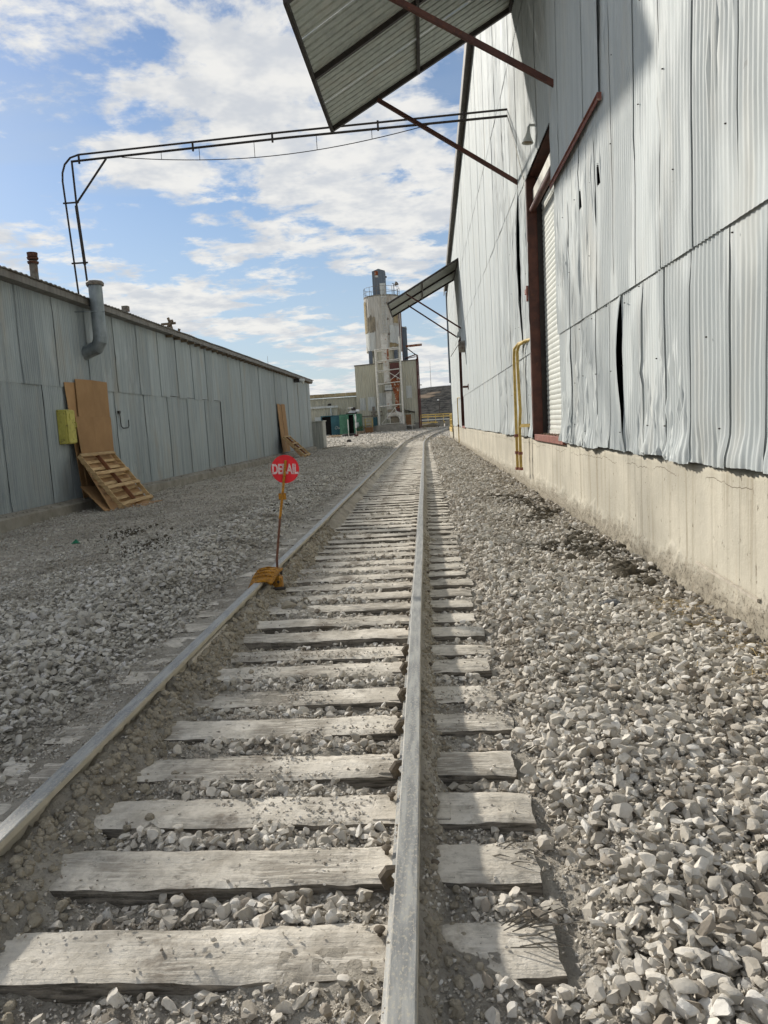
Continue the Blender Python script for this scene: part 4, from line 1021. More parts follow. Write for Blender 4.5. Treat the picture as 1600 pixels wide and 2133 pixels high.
for a, b_ in (((-10.45, 30, 5.5), (-10.1, 30, 6.1)), ((-10.0, 30, 5.3), (-10.25, 30, 6.2)), ((-10.55, 30, 5.95), (-9.95, 30, 5.97)), ((-10.5, 30.2, 5.7), (-10.0, 29.8, 6.05)), ((-10.3, 30, 5.0), (-10.2, 30, 5.8)), ((-10.1, 30.1, 5.0), (-9.85, 30.1, 5.75)), ((-10.42, 30, 5.0), (-10.35, 30, 5.8))):
    MB().bar(a, b_, .06, .09).build('timber', 'grey_timber', t)
t = thing('floodlight', 'black floodlight under the far end of the shed eave', 'lamp', (XL + .3, 48.4, 4.6))
MB().box(XL + .02, XL + .35, 48.0, 48.5, 4.44, 4.66).build('housing', 'black_steel', t); MB().tube([(XL + .35, 48.2, 4.56), (XL + .65, 48.2, 4.46)], [.10, .17], 12).build('reflector', 'lamp_white', t, True)
t = thing('antenna_mast', 'thin whip antenna far beyond the shed roof', 'antenna', (-22, 100, 4))
MB().tube([(-20.9, 100, 4), (-20.9, 100, 11.4)], [.05, .02], 5).build('mast', 'weathered_pipe', t); MB().cyl(-20.9, 100, 0, 4.2, .12).build('base', 'weathered_pipe', t)

# overhead pipe crossing
t = thing('overhead_pipe', 'pair of dark overhead pipes crossing from the shed roof to the warehouse wall', 'pipe', (-8.4, 18.2, 4.8))
yl, yr = 18.3, 17.5
def L(x, z):
    u = (x + 8.5) / (XW + 8.5); return (x, yl + (yr - yl) * u, z)
top_p = [L(-8.45, 4.75), L(-8.58, 7.75), L(-8.56, 7.95), L(-8.48, 8.14), L(-8.32, 8.28), L(-8.1, 8.33), L(-3, 8.32), L(XW - .02, 8.27)]
bot_p = [L(-8.29, 8.19), L(-3, 8.19), L(XW - .02, 8.13)]
MB().tube(top_p, .024, 8).build('upper_pipe', 'black_steel', t, True)
MB().tube(bot_p, .028, 8).build('lower_pipe', 'black_steel', t, True)
MB().tube([L(-8.29, 8.21), L(-8.28, 7.2), L(-8.2, 5.2)], .026, 8).build('post', 'black_steel', t, True)
MB().tube([L(-8.29, 7.15), L(-8.22, 5.75)], .04, 8).build('sleeve', 'black_steel', t, True)
MB().tube([L(-8.28, 7.2), L(-7.4, 8.17)], .025, 8).build('brace', 'black_steel', t, True)
for z_, xa, xb in ((7.24, -8.62, -8.22), (5.8, -8.56, -8.14)): MB().tube([L(xa, z_), L(xb, z_ - .01)], .022, 6).build('tie_rod', 'black_steel', t)
for x_ in (-8.1, -5.2, -3.25, -.75, 1.2): MB().tube([L(x_, 8.12), L(x_, 8.34)], .026, 6).build('spacer', 'black_steel', t)
cab = []
for i in range(25):
    u = i / 24; x_ = -7.0 + u * 7.6; cab.append(L(x_, 8.16 - .34 * math.sin(PI * u) ** .9))
MB().tube(cab, .010, 5).build('cable', 'black_steel', t)
for x_ in (-6.0, -5.05, -3.7, -2.2, -.9): MB().tube([L(x_, 8.17), L(x_, 8.16 - .34 * math.sin(PI * (x_ + 7.0) / 7.6) ** .9)], .007, 4).build('hanger', 'black_steel', t)
MB().tube([(XW - .04, 17.5, 8.2), (XW - .05, 15.6, 6.4), (XW - .05, 15.2, 6.05)], .012, 5).build('wall_conduit', 'white_frame', t)

# cardboard leaning on the shed with a pallet in front
t = thing('cardboard_sheets', 'tall brown cardboard sheets leaning on the shed behind the pallet', 'cardboard', (-8.2, 18, -.2))
MB().slab((-8.20, 16.88, .06), (-8.20, 17.8, .06), (-8.375, 18.0, 2.84), (-8.375, 16.86, 2.80), .012).build('sheet', 'cardboard', t)
MB().slab((-8.16, 16.98, .30), (-8.15, 17.88, .30), (-8.335, 18.24, 2.92), (-8.345, 17.36, 2.90), .012).build('sheet', 'cardboard', t)
MB().slab((-8.15, 17.882, .30), (-8.16, 18.66, .30), (-8.345, 19.13, 2.91), (-8.335, 18.242, 2.92), .012).build('sheet', 'cardboard', t)
MB().slab((-8.06, 16.88, .06), (-8.05, 17.6, .06), (-8.205, 17.78, 1.99), (-8.215, 16.9, 2.0), .012).build('sheet', 'cardboard', t)
MB().slab((-8.05, 17.602, .06), (-8.06, 18.50, .06), (-8.215, 18.86, 1.98), (-8.205, 17.782, 1.99), .012).build('sheet', 'cardboard', t)
MB().slab((-7.12, 15.9, -.17), (-7.05, 17.9, -.17), (-8.1, 18.6, .95), (-8.1, 16.7, 1.0), .012).build('flap', 'cardboard', t)
MB().slab((-7.2, 15.75, -.17), (-6.75, 17.3, -.16), (-7.9, 18.0, .25), (-8.12, 16.6, .35), .012).build('flap', 'cardboard', t)
MB().slab((-7.2, 15.78, -.18), (-6.6, 16.4, -.17), (-6.55, 17.6, -.15), (-7.0, 17.4, -.16), .012).build('flap', 'cardboard', t)

def pallet(label, foot, length, width, rise, y0, skew=.0):
    """pallet leaning towards the shed; foot x at ground, deck boards across"""
    t = thing('pallet', label, 'pallet', (foot, y0, -.2))
    dirv = Vector((-math.cos(rise), skew, math.sin(rise))).normalized(); nor = Vector((math.sin(rise), 0, math.cos(rise))); across = Vector((0, 1, 0))
    o0 = Vector((foot, y0, -.17))
    def bd(s0, s1, a0, a1, n0, n1, name, mat):
        vs = [o0 + dirv * s + across * a + nor * n for s, a, n in ((s0, a0, n0), (s1, a0, n0), (s1, a1, n0), (s0, a1, n0), (s0, a0, n1), (s1, a0, n1), (s1, a1, n1), (s0, a1, n1))]
        MB().add(vs, [(0, 3, 2, 1), (4, 5, 6, 7), (0, 1, 5, 4), (1, 2, 6, 5), (2, 3, 7, 6), (3, 0, 4, 7)]).build(name, mat, t, bevel=.004)
    for i, a in enumerate((0, width / 2 - .02, width - .04)): bd(0.0, length, a, a + .04, .02, .11, 'stringer', 'pallet_brown' if i == 1 else 'pallet_wood')
    for q in (0, .34, .62, 1.0):
        s = q * (length - .10); bd(s, s + .10, -.01, width + .01, .112, .132, 'deck_board', 'pallet_wood')
    for q in (0, .16, .3, .46, .6, .76, .9):
        s = q * (length - .09); bd(s, s + .09, 0, width, 0, .018, 'bottom_board', 'pallet_wood')
pallet('pale wooden pallet leaning on the large cardboard sheets near the yellow box', -6.98, 1.72, 1.85, math.radians(47), 16.05, .30)
t = thing('cardboard_strip', 'narrow cardboard strip leaning on the far end of the shed wall', 'cardboard', (-8.2, 43, -.2))
MB().slab((-8.2, 41.6, .1), (-8.2, 42.7, .1), (-8.36, 42.7, 2.85), (-8.36, 41.6, 2.9), .012).build('sheet', 'cardboard', t)
MB().slab((-8.18, 42.72, .1), (-8.18, 43.8, .1), (-8.34, 43.8, 2.9), (-8.34, 42.72, 2.9), .012).build('sheet', 'cardboard', t)
MB().slab((-7.0, 40.5, -.15), (-6.95, 41.6, -.15), (-7.9, 41.8, .9), (-7.95, 40.7, .9), .012).build('flap', 'cardboard', t)
pallet('weathered wooden pallet leaning on the narrow cardboard at the far end of the shed', -6.75, 1.75, 1.9, math.radians(42), 40.2, .3)
# yellow box and handle
t = thing('yellow_cabinet', 'yellow metal box mounted on the shed wall left of the cardboard', 'box', (XL + .1, 16.6, 1.3))
MB().box(XL + .02, XL + .22, 16.42, 16.84, 1.36, 2.15).build('body', 'yellow_box', t, bevel=.01)
MB().box(XL + .222, XL + .26, 16.44, 16.82, 1.38, 2.13).build('lid', 'yellow_box', t, bevel=.008)
MB().box(XL + .262, XL + .275, 16.55, 16.70, 1.92, 2.06).build('plate', 'yellow_box', t); MB().tube([(XL + .26, 16.76, 1.86), (XL + .31, 16.76, 1.84), (XL + .31, 16.76, 1.74), (XL + .26, 16.76, 1.72)], .01, 6).build('handle', 'yellow_box', t)
t = thing('pull_handle', 'J-shaped iron handle on the shed wall right of the cardboard', 'handle', (XL + .05, 20, 1.7))
MB().tube([(XL + .06, 19.85, 2.14), (XL + .06, 19.87, 1.76), (XL + .08, 19.95, 1.70), (XL + .09, 20.25, 1.71), (XL + .09, 20.33, 1.76), (XL + .09, 20.34, 1.93)], .014, 6).build('rod', 'black_steel', t, True)
MB().box(XL + .02, XL + .07, 19.8, 19.9, 2.1, 2.18).build('eye_plate', 'black_steel', t)
gl = MB(); gl.add([(-5.5, 10.75, -.14), (-5.36, 10.72, -.12), (-5.38, 10.84, -.15), (-5.48, 10.86, -.11), (-5.43, 10.8, -.07)], [(0, 1, 4), (1, 2, 4), (2, 3, 4), (3, 0, 4), (0, 3, 2, 1)])
o = gl.build('litter', 'green_litter'); tag(o, 'crumpled scrap of green plastic on the gravel near the shed', 'litter')

# ------------------------------------------------------------------ derail block and sign on the left rail
t = thing('derail_block', 'rusty ochre derail casting clamped over the left rail', 'derail', (RL, 6.85, 0))
nu_, nv_ = 7, 9; UU, VV = np.meshgrid(np.linspace(0, 1, nu_), np.linspace(0, 1, nv_), indexing='ij')
zt_ = .010 + .040 * sst(VV, 0, .75) + .018 * np.sin(PI * UU) - .075 * (1 - UU) ** 3 * (1 - VV) ** 2 - .03 * sst(UU, .75, 1) * (1 - VV)
top_ = np.stack([(RL - .105 + .235 * UU + .03 * VV).ravel(), (6.66 + .40 * VV + .05 * UU).ravel(), zt_.ravel()], 1)
me = np_mesh('shoe', top_, grid_faces(nu_, nv_, True), 'ochre_cast', True); shoe = bpy.data.objects.new('shoe', me); put(shoe, t)
sd = shoe.modifiers.new('thick', 'SOLIDIFY'); sd.thickness = .022; sd.offset = -1
for vv in (.28, .5, .72, .92):
    y_ = 6.66 + .40 * vv; z_ = .030 + .040 * float(sst(vv, 0, .75))
    MB().tube([(RL - .07, y_ + .01, z_ - .012), (RL + .02, y_ + .025, z_ + .004), (RL + .11, y_ + .045, z_ - .012)], .008, 5).build('rib', 'ochre_cast', t)
for x_, y_ in ((RL + .095, 6.99), (RL + .145, 6.99)): MB().tube([(x_, y_ - .065, -.05), (x_, y_ - .08, -.05)], .014, 6).build('bolt', 'black_steel', t)
MB().box(RL + .07, RL + .17, 6.93, 7.05, -.14, .0).build('bracket', 'ochre_cast', t, bevel=.02)
MB().tube([(RL + .06, 6.8, -.10), (RL + .16, 6.8, -.09), (RL + .22, 6.85, -.10)], .016, 8).build('clamp_rod', 'black_steel', t, True)
t = thing('derail_sign', 'round red DERAIL sign on a thin yellow and rusty stem', 'sign', (RL + .1, 7.09, -.1))
MB().tube([(-1.545, 7.09, -.16), (-1.535, 7.09, .15), (-1.475, 7.09, .55)], .012, 8).build('lower_stem', 'rust_cap', t, True)
MB().tube([(-1.475, 7.09, .55), (-1.43, 7.09, .80), (-1.378, 7.09, 1.12)], .013, 8).build('upper_stem', 'ochre_cast', t, True)
MB().tube([(-1.535, 7.10, -.18), (-1.50, 7.10, .02)], .012, 8).build('ground_peg', 'black_steel', t, True)
disc = MB(); cxd, czd, rd_ = -1.392, 1.035, .139; yd = 7.105
nd_ = 40; vs = []
for y_ in (yd, yd + .004): vs += [(cxd + rd_ * math.cos(2 * PI * i / nd_), y_ , czd + rd_ * math.sin(2 * PI * i / nd_)) for i in range(nd_)]
fs = [tuple(range(nd_)), tuple(range(2 * nd_ - 1, nd_ - 1, -1))] + [(i, (i + 1) % nd_ , nd_ + (i + 1) % nd_, nd_ + i)[::-1] for i in range(nd_)]
dob = disc.add(vs, fs).build('disc', 'sign_red', t)
fc = bpy.data.curves.new('letters', 'FONT'); fc.body = 'DERAIL'; fc.align_x = 'CENTER'; fc.align_y = 'CENTER'; fc.size = .093; fc.offset = .0032; fc.extrude = .0006; fc.space_character = 0.98
fo_ = bpy.data.objects.new('tmp_letters', fc); COL.objects.link(fo_)
dg = bpy.context.evaluated_depsgraph_get(); lm = bpy.data.meshes.new_from_object(fo_.evaluated_get(dg)); bpy.data.objects.remove(fo_)
lm.materials.clear(); lm.materials.append(MATS['letter_white'])
xs_ = np.empty(len(lm.vertices) * 3, np.float32); lm.vertices.foreach_get('co', xs_); xs_ = xs_.reshape(-1, 3)
wd = xs_[:, 0].max() - xs_[:, 0].min(); xs_[:, 0] *= .258 / wd; xs_[:, 1] *= 1.45
lm.vertices.foreach_set('co', xs_.ravel()); lm.update()
lo = bpy.data.objects.new('lettering', lm); COL.objects.link(lo); lo.parent = dob
lo.matrix_local = Matrix.Translation((cxd, yd - .003, czd - .004)) @ Matrix.Rotation(math.radians(2.0), 4, 'Y') @ Matrix.Rotation(PI / 2, 4, 'X')
MB().box(-1.475, -1.40, 7.10, 7.104, .735, .80).build('tab', 'ochre_cast', t, bevel=.001)


# ------------------------------------------------------------------ buildings and plant beyond
GB = .62
def ribbed(name, parent, mat, x0, x1, y, z0, z1, pitch=.3, depth=.035, ztop=None):
    """ribbed siding facing -Y"""
    xs = []; x = x0
    prof_ = []
    while x < x1:
        prof_ += [(x, 0), (x + pitch * .55, 0), (x + pitch * .65, -depth), (x + pitch * .9, -depth)]; x += pitch
    prof_ = [(min(a, x1), b_) for a, b_ in prof_]
    vs = []; fs = []
    for a, b_ in prof_:
        zt_ = z1 if ztop is None else z1 + (ztop - z1) * (a - x0) / (x1 - x0)
        vs += [(a, y + b_, z0), (a, y + b_, zt_)]
    for i in range(len(prof_) - 1): fs.append((2 * i, 2 * i + 2, 2 * i + 3, 2 * i + 1))
    return MB().add(vs, fs).build(name, mat, parent)
plant = thing('plant_building', 'tall cream ribbed-metal plant building under the silo', 'building', (-4.5, 91, GB))
ribbed('front_wall', plant, 'cream_panel', -8.3, -.66, 91, GB + .7, 8.62, ztop=8.92)
MB().box(-8.28, -.70, 91.04, 99, GB - .3, 8.55).build('side_walls', 'cream_panel', plant)
MB().add([(-8.36, 90.9, 8.62), (-.6, 90.9, 8.92), (-.6, 99.1, 8.92), (-8.36, 99.1, 8.62), (-8.36, 90.9, 8.74), (-.6, 90.9, 9.04), (-.6, 99.1, 9.04), (-8.36, 99.1, 8.74)], [(0, 3, 2, 1), (4, 5, 6, 7), (0, 1, 5, 4), (1, 2, 6, 5), (2, 3, 7, 6), (3, 0, 4, 7)]).build('roof', 'roof_sheet', plant)
MB().box(-8.2, -.72, 90.9, 91.02, GB - .4, GB + .75).build('concrete_base', 'concrete_block', plant)
for x0, x1, z0, z1 in ((-5.6, -4.6, 3.4, 5.2), (-6.9, -5.9, 3.1, 4.8), (-2.1, -1.4, 4.4, 5.9), (-7.9, -7.2, 3.2, 4.7)): ribbed('patch_panel', plant, 'pale_panel', x0, x1, 90.94, z0, z1)
MB().box(-.72, -.52, 90.9, 91.1, GB, 9.1).build('corner_pipe', 'maroon_steel', plant)
MB().tube([(-8.0, 90.85, 2.45), (-5.2, 90.85, 2.5)], .05, 6).build('conduit', 'weathered_pipe', plant); MB().tube([(-6.6, 90.85, 2.9), (-5.2, 90.85, 2.95)], .05, 6).build('conduit', 'weathered_pipe', plant)
MB().box(-6.4, -6.1, 90.8, 90.9, 2.45, 3.6).build('meter_box', 'weathered_pipe', plant)
MB().box(-6.35, -5.85, 90.88, 90.93, GB + .6, 2.3).build('side_door', 'teal_paint', plant)
# lean-to with brown door
lt = thing('door_porch', 'small porch with a brown door at the foot of the plant building', 'porch', (-1.75, 90.6, GB))
ribbed('wall', lt, 'cream_panel', -2.5, -1.3, 90.2, GB + .5, 2.55); MB().slab((-2.7, 89.9, 3.0), (-1.15, 89.9, 2.6), (-1.15, 91, 2.6), (-2.7, 91, 3.0), .08).build('roof', 'black_steel', lt)
MB().box(-2.3, -1.65, 90.12, 90.17, GB + .5, 2.4).build('door', 'door_brown', lt); MB().box(-2.5, -1.2, 89.5, 90.2, GB + .42, GB + .5).build('step', 'white_frame', lt)
for x_ in (-2.4, -1.6): MB().box(x_, x_ + .08, 89.55, 89.63, GB - .2, GB + .42).build('leg', 'white_frame', lt)
# silo
silo = thing('silo', 'weathered white cylindrical silo with peeling cladding above the plant building', 'silo', (-4.5, 93.2, 8.7))
SX, SY, SR = -4.62, 93.4, 2.22
nseg = 96; vs = []; fs = []
for z_ in (10.35, 12.2, 14.4, 16.9):
    for i in range(nseg):
        r_ = SR + (.03 if i % 2 else 0); a = 2 * PI * i / nseg; vs.append((SX + r_ * math.cos(a), SY + r_ * math.sin(a), z_))
for lv in range(3):
    for i in range(nseg): fs.append((lv * nseg + i, lv * nseg + (i + 1) % nseg, (lv + 1) * nseg + (i + 1) % nseg, (lv + 1) * nseg + i))
fs.append(tuple(range(nseg))[::-1]); fs.append(tuple(3 * nseg + i for i in range(nseg)))
MB().add(vs, fs).build('drum', 'silo_cladding', silo)
MB().cyl(SX + .05, SY, 8.6, 10.4, 1.95, n=16).build('skirt', 'cream_panel', silo)
for dx_ in (-1.8, 1.35): MB().box(SX + dx_ - .1, SX + dx_ + .35, SY - 1.75, SY - 1.3, 8.6, 10.4).build('skirt_column', 'blue_grey_panel', silo)
MB().cyl(SX, SY, 16.9, 17.05, SR + .06, n=48).build('roof_rim', 'concrete_block', silo)
def on_silo(name, mat, a0, a1, z0, z1, off=.05, seed=0, ragged=.0, n=8):
    vs = []; fs = []; rr2 = random.Random(seed)
    for i in range(n + 1):
        a = math.radians(a0 + (a1 - a0) * i / n); r_ = SR + off + (rr2.uniform(0, .03))
        vs += [(SX + r_ * math.sin(a), SY - r_ * math.cos(a), z0 + rr2.uniform(-ragged, ragged)), (SX + r_ * math.sin(a), SY - r_ * math.cos(a), z1 + rr2.uniform(-ragged, ragged))]
    for i in range(n): fs.append((2 * i, 2 * i + 2, 2 * i + 3, 2 * i + 1))
    return MB().add(vs, fs).build(name, mat, silo)
on_silo('torn_cladding', 'old_board', -62, -22, 12.7, 14.6, .045, 1, .25); on_silo('exposed_insulation', 'insulation', -86, -60, 12.6, 16.5, .05, 2, .15)
on_silo('exposed_insulation', 'insulation', 38, 58, 13.6, 15.0, .05, 3, .1); on_silo('exposed_insulation', 'insulation', 20, 62, 10.75, 11.3, .06, 4, .18)
on_silo('loose_panel', 'pale_panel', 22, 66, 11.2, 13.3, .09, 5, .12); on_silo('loose_panel', 'pale_panel', -70, -24, 10.45, 12.6, .06, 6, .05); on_silo('loose_panel', 'flaked_white', -88, -62, 10.35, 10.9, .09, 7, .2)
for a, z_ in ((14, 16.0), (24, 16.0), (18, 14.1), (20, 12.3)):
    aa = math.radians(a); MB().tube([(SX + (SR + .0) * math.sin(aa), SY - SR * math.cos(aa), z_), (SX + (SR + .12) * math.sin(aa), SY - (SR + .12) * math.cos(aa), z_)], .14, 10).build('port', 'weathered_pipe', silo)
for dx_ in (-.22, .22): MB().tube([(SX + .35 + dx_, SY - SR - .2, 10.8), (SX + .35 + dx_, SY - SR - .2, 18.1)], .03, 5).build('ladder_rail', 'pale_panel', silo)
for i in range(20): MB().tube([(SX + .13, SY - SR - .2, 10.9 + i * .32), (SX + .57, SY - SR - .2, 10.9 + i * .32)], .018, 4).build('rung', 'pale_panel', silo)
for i in range(6):
    z_ = 11.4 + i * 1.05; MB().tube([(SX + .02, SY - SR - .15, z_), (SX + .0, SY - SR - .7, z_), (SX + .35, SY - SR - .9, z_), (SX + .7, SY - SR - .7, z_), (SX + .68, SY - SR - .15, z_)], .025, 4).build('cage_hoop', 'pale_panel', silo)
for i in range(14):
    a = 2 * PI * i / 14; MB().tube([(SX + SR * math.cos(a), SY + SR * math.sin(a), 17), (SX + SR * math.cos(a), SY + SR * math.sin(a), 18.1)], .025, 4).build('rail_post', 'weathered_pipe', silo)
for z_ in (17.55, 18.08): MB().tube([(SX + SR * math.cos(2 * PI * i / 28), SY + SR * math.sin(2 * PI * i / 28), z_) for i in range(29)], .022, 4, False).build('hand_rail', 'weathered_pipe', silo)
MB().add([(-5.62, 92.6, 17), (-4.02, 92.6, 17), (-4.02, 94.2, 17), (-5.62, 94.2, 17), (-5.62, 92.6, 20.1), (-4.02, 92.6, 20.1), (-4.02, 94.2, 20.1), (-5.62, 94.2, 20.1), (-4.82, 92.6, 20.38), (-4.82, 94.2, 20.38)],
         [(0, 1, 5, 8, 4), (1, 2, 6, 5), (2, 3, 7, 9, 6), (3, 0, 4, 7), (4, 8, 9, 7), (5, 6, 9, 8)]).build('headhouse', 'blue_grey_panel', silo)
MB().box(-5.3, -4.88, 92.54, 92.59, 19.6, 20.1).build('vent_louvre', 'rusty_steel', silo); MB().box(-5.28, -4.88, 92.54, 92.585, 19.35, 19.58).build('vent_panel', 'pale_panel', silo)
MB().box(-4.75, -4.05, 92.5, 92.58, 17.1, 18.6).build('headhouse_panel', 'pale_panel', silo)
MB().tube([(-3.0, 92.2, 17), (-3.0, 92.2, 18.4), (-3.2, 92.2, 18.45)], .05, 6).build('mast', 'black_steel', silo); MB().tube([(-2.85, 92.1, 18.2), (-2.6, 91.9, 18.35)], [.1, .28], 12).build('dish', 'weathered_pipe', silo)
MB().box(-4.0, -3.85, 92.9, 93.1, 19.3, 19.5).build('bracket', 'black_steel', silo)
for x_ in (-2.55, -2.3): MB().tube([(x_, 91.3, 8.8), (x_, 91.6, 15.5)], .06, 6).build('riser_pipe', 'maroon_steel', silo)
# side hopper column right of the silo
hc = thing('side_column', 'grey ribbed metal column standing right of the silo', 'duct', (-2.0, 95, 8.9))
MB().box(-2.35, -1.75, 94, 95.6, 8.7, 13.4).build('shaft', 'blue_grey_panel', hc); MB().slab((-2.38, 93.95, 13.4), (-1.72, 93.95, 13.2), (-1.72, 95.65, 13.2), (-2.38, 95.65, 13.4), .06).build('cap', 'pale_panel', hc)
jb = thing('jib_beam', 'rusty steel jib beam and pipe brace sticking out right of the silo', 'beam', (-1.2, 92, 9))
MB().bar((-1.9, 92, 10.75), (.1, 92, 10.85), .18, .26).build('beam', 'rusty_steel', jb); MB().tube([(-1.75, 92, 10.5), (-.65, 92, 9.6), (-.55, 91.2, 8.9)], .06, 6).build('brace', 'black_steel', jb)
MB().tube([(-2.0, 91.6, 9.3), (-.7, 91.0, 9.6), (-.5, 90.9, 9.5), (-.45, 90.85, 8.6), (-.42, 90.8, GB)], .07, 6).build('down_pipe', 'maroon_steel', jb); MB().tube([(-2.0, 91.5, 9.2), (-.75, 91.0, 9.35)], .05, 6).build('pipe', 'black_steel', jb)
MB().tube([(-.45, 90.85, 5.9), (-.15, 90.85, 5.9)], .05, 6).build('stub', 'black_steel', jb)
# pipe frame tower
ft = thing('pipe_frame', 'white tubular steel frame tower standing on a concrete plinth', 'frame', (-4.1, 88.5, GB))
FX0, FX1, FY0, FY1 = -5.45, -2.55, 87.6, 89.6
MB().box(-5.8, -2.25, 87.0, 90.1, GB - .4, GB + .65).build('plinth', 'concrete_block', ft)
for x_, zt in ((FX0, 10.2), (FX1, 11.5)):
    for y_ in (FY0, FY1): MB().tube([(x_, y_, GB + .6), (x_ + (.0 if x_ == FX0 else .0), y_, zt)], .09, 8).build('leg', 'white_frame', ft)
for z_ in (3.55, 6.2, 7.7, 8.85, 10.2):
    MB().tube([(FX0, FY0, z_ - .1), (FX1, FY0, z_ + .08)], .065, 6).build('crossbar', 'white_frame', ft); MB().tube([(FX0, FY1, z_ - .1), (FX1, FY1, z_ + .08)], .065, 6).build('crossbar', 'white_frame', ft)
    for x_ in (FX0, FX1): MB().tube([(x_, FY0, z_), (x_, FY1, z_)], .06, 6).build('crossbar', 'white_frame', ft)
for a, b_ in (((FX0 + .3, FY0, GB + .8), (-3.3, FY0, 3.4)), ((-3.5, FY0, 3.3), (-2.75, FY0, GB + .8)), ((-3.95, FY0, 6.4), (FX1, FY0, 7.5)), ((-3.95, FY0, 7.4), (FX1, FY0, 6.5)), ((-4.1, FY0, GB + .8), (-4.1, FY0, 2.4)), ((FX0 + .3, FY0, GB + .75), (-2.7, FY0, GB + .8))):
    MB().tube([a, b_], .04, 5).build('brace', 'white_frame', ft)
# ducts and hopper inside the frame
ch = thing('bucket_elevator', 'streaked white elevator casing running up inside the tube frame', 'elevator', (-4.4, 88.6, GB))
MB().box(-4.75, -4.0, 88.3, 89.0, 8.8, 12.0).build('upper_casing', 'flaked_white', ch); MB().box(-4.62, -3.95, 88.3, 89.0, 6.3, 8.8).build('middle_casing', 'flaked_white', ch)
MB().box(-4.55, -3.75, 88.2, 89.1, 5.35, 6.0).build('drive_box', 'pale_panel', ch); MB().box(-4.7, -3.65, 88.1, 89.2, 5.28, 5.36).build('ledge', 'black_steel', ch)
for i in range(4): MB().tube([(-4.4 + i * .2, 88.22, 5.75), (-4.4 + i * .2, 88.17, 5.75)], .05, 8).build('bolt_hole', 'dark_void', ch)
MB().box(-4.48, -3.8, 88.3, 89.0, 3.0, 5.3).build('lower_casing', 'flaked_white', ch); MB().box(-4.35, -3.5, 88.1, 89.0, 2.75, 3.1).build('boot_cover', 'old_board', ch)
MB().box(-4.1, -3.9, 88.25, 88.3, 8.9, 10.3).build('rust_streak', 'rusty_steel', ch)
hp = thing('rusty_hopper', 'rust-streaked hopper and chute beside the elevator casing', 'hopper', (-3.2, 88.6, GB))
MB().box(-3.85, -2.75, 88.2, 89.2, 6.7, 8.55).build('bin', 'maroon_steel', hp); MB().box(-3.83, -2.77, 88.15, 89.2, 6.2, 6.72).build('band', 'rusty_steel', hp)
MB().add([(-3.85, 88.2, 6.2), (-2.75, 88.2, 6.2), (-2.75, 89.2, 6.2), (-3.85, 89.2, 6.2), (-3.45, 88.4, 4.7), (-2.95, 88.4, 4.7), (-2.95, 89, 4.7), (-3.45, 89, 4.7)], [(0, 1, 2, 3), (7, 6, 5, 4), (4, 5, 1, 0), (5, 6, 2, 1), (6, 7, 3, 2), (7, 4, 0, 3)]).build('cone', 'rusty_steel', hp)
MB().box(-3.42, -2.95, 88.4, 89.0, 3.2, 4.7).build('spout', 'rusty_steel', hp); MB().box(-3.35, -2.9, 88.35, 89, 2.6, 3.2).build('chute', 'maroon_steel', hp)
fn = thing('fan_housing', 'pale blower casing with curved duct at the foot of the frame', 'blower', (-3.3, 88.4, GB + .65))
MB().tube([(-4.3, 88.4, 2.45), (-3.4, 88.4, 2.55), (-2.95, 88.4, 2.4), (-2.75, 88.4, 1.9), (-2.75, 88.4, GB + .7)], [.32, .34, .36, .34, .32], 14).build('duct', 'flaked_white', fn, True)
MB().box(-4.2, -3.0, 88.5, 89.3, GB + .66, 2.3).build('casing', 'old_board', fn); MB().box(-4.5, -4.1, 88.2, 88.7, 1.9, 2.7).build('motor_box', 'flaked_white', fn)
# low building on the left
lb = thing('low_building', 'low cream ribbed-metal building behind the containers', 'building', (-14, 92, GB))
ribbed('front_wall', lb, 'cream_panel', -22, -8.3, 92, 0, 4.9, ztop=5.0); MB().box(-22, -8.4, 92.05, 100, -.2, 4.85).build('side_walls', 'cream_panel', lb)
MB().slab((-22, 91.7, 4.92), (-8.3, 91.7, 5.05), (-8.3, 100, 5.6), (-22, 100, 5.5), .1).build('roof', 'pale_panel', lb)
for i in range(9): MB().box(-20.5 + i * 1.36, -19.18 + i * 1.36, 91.5, 91.75, 5.04 + i * .012, 5.42 + i * .012).build('parapet_panel', 'yellow_rail' if False else 'insulation', lb)
MB().box(-12.0, -11.6, 91.85, 91.96, 3.9, 4.3).build('vent_grille', 'black_steel', lb)
ab = thing('annex_building', 'small annex with pale gutter and roll-up door left of the containers', 'building', (-13.5, 90, GB))
ribbed('front_wall', ab, 'cream_panel', -16.5, -10.6, 89.6, 0, 3.75); MB().box(-16.5, -10.62, 89.65, 92, 0, 3.7).build('side_walls', 'cream_panel', ab)
MB().box(-16.5, -10.5, 89.35, 89.58, 3.7, 3.95).build('gutter', 'pale_panel', ab); MB().box(-11.45, -11.3, 89.4, 89.56, .3, 3.7).build('downpipe', 'pale_panel', ab)
MB().box(-13.4, -12.2, 89.5, 89.55, .3, 2.65).build('roll_up_door', 'pale_panel', ab); MB().box(-10.9, -10.5, 89.2, 89.6, 2.0, 2.5).build('meter_cabinet', 'weathered_pipe', ab)
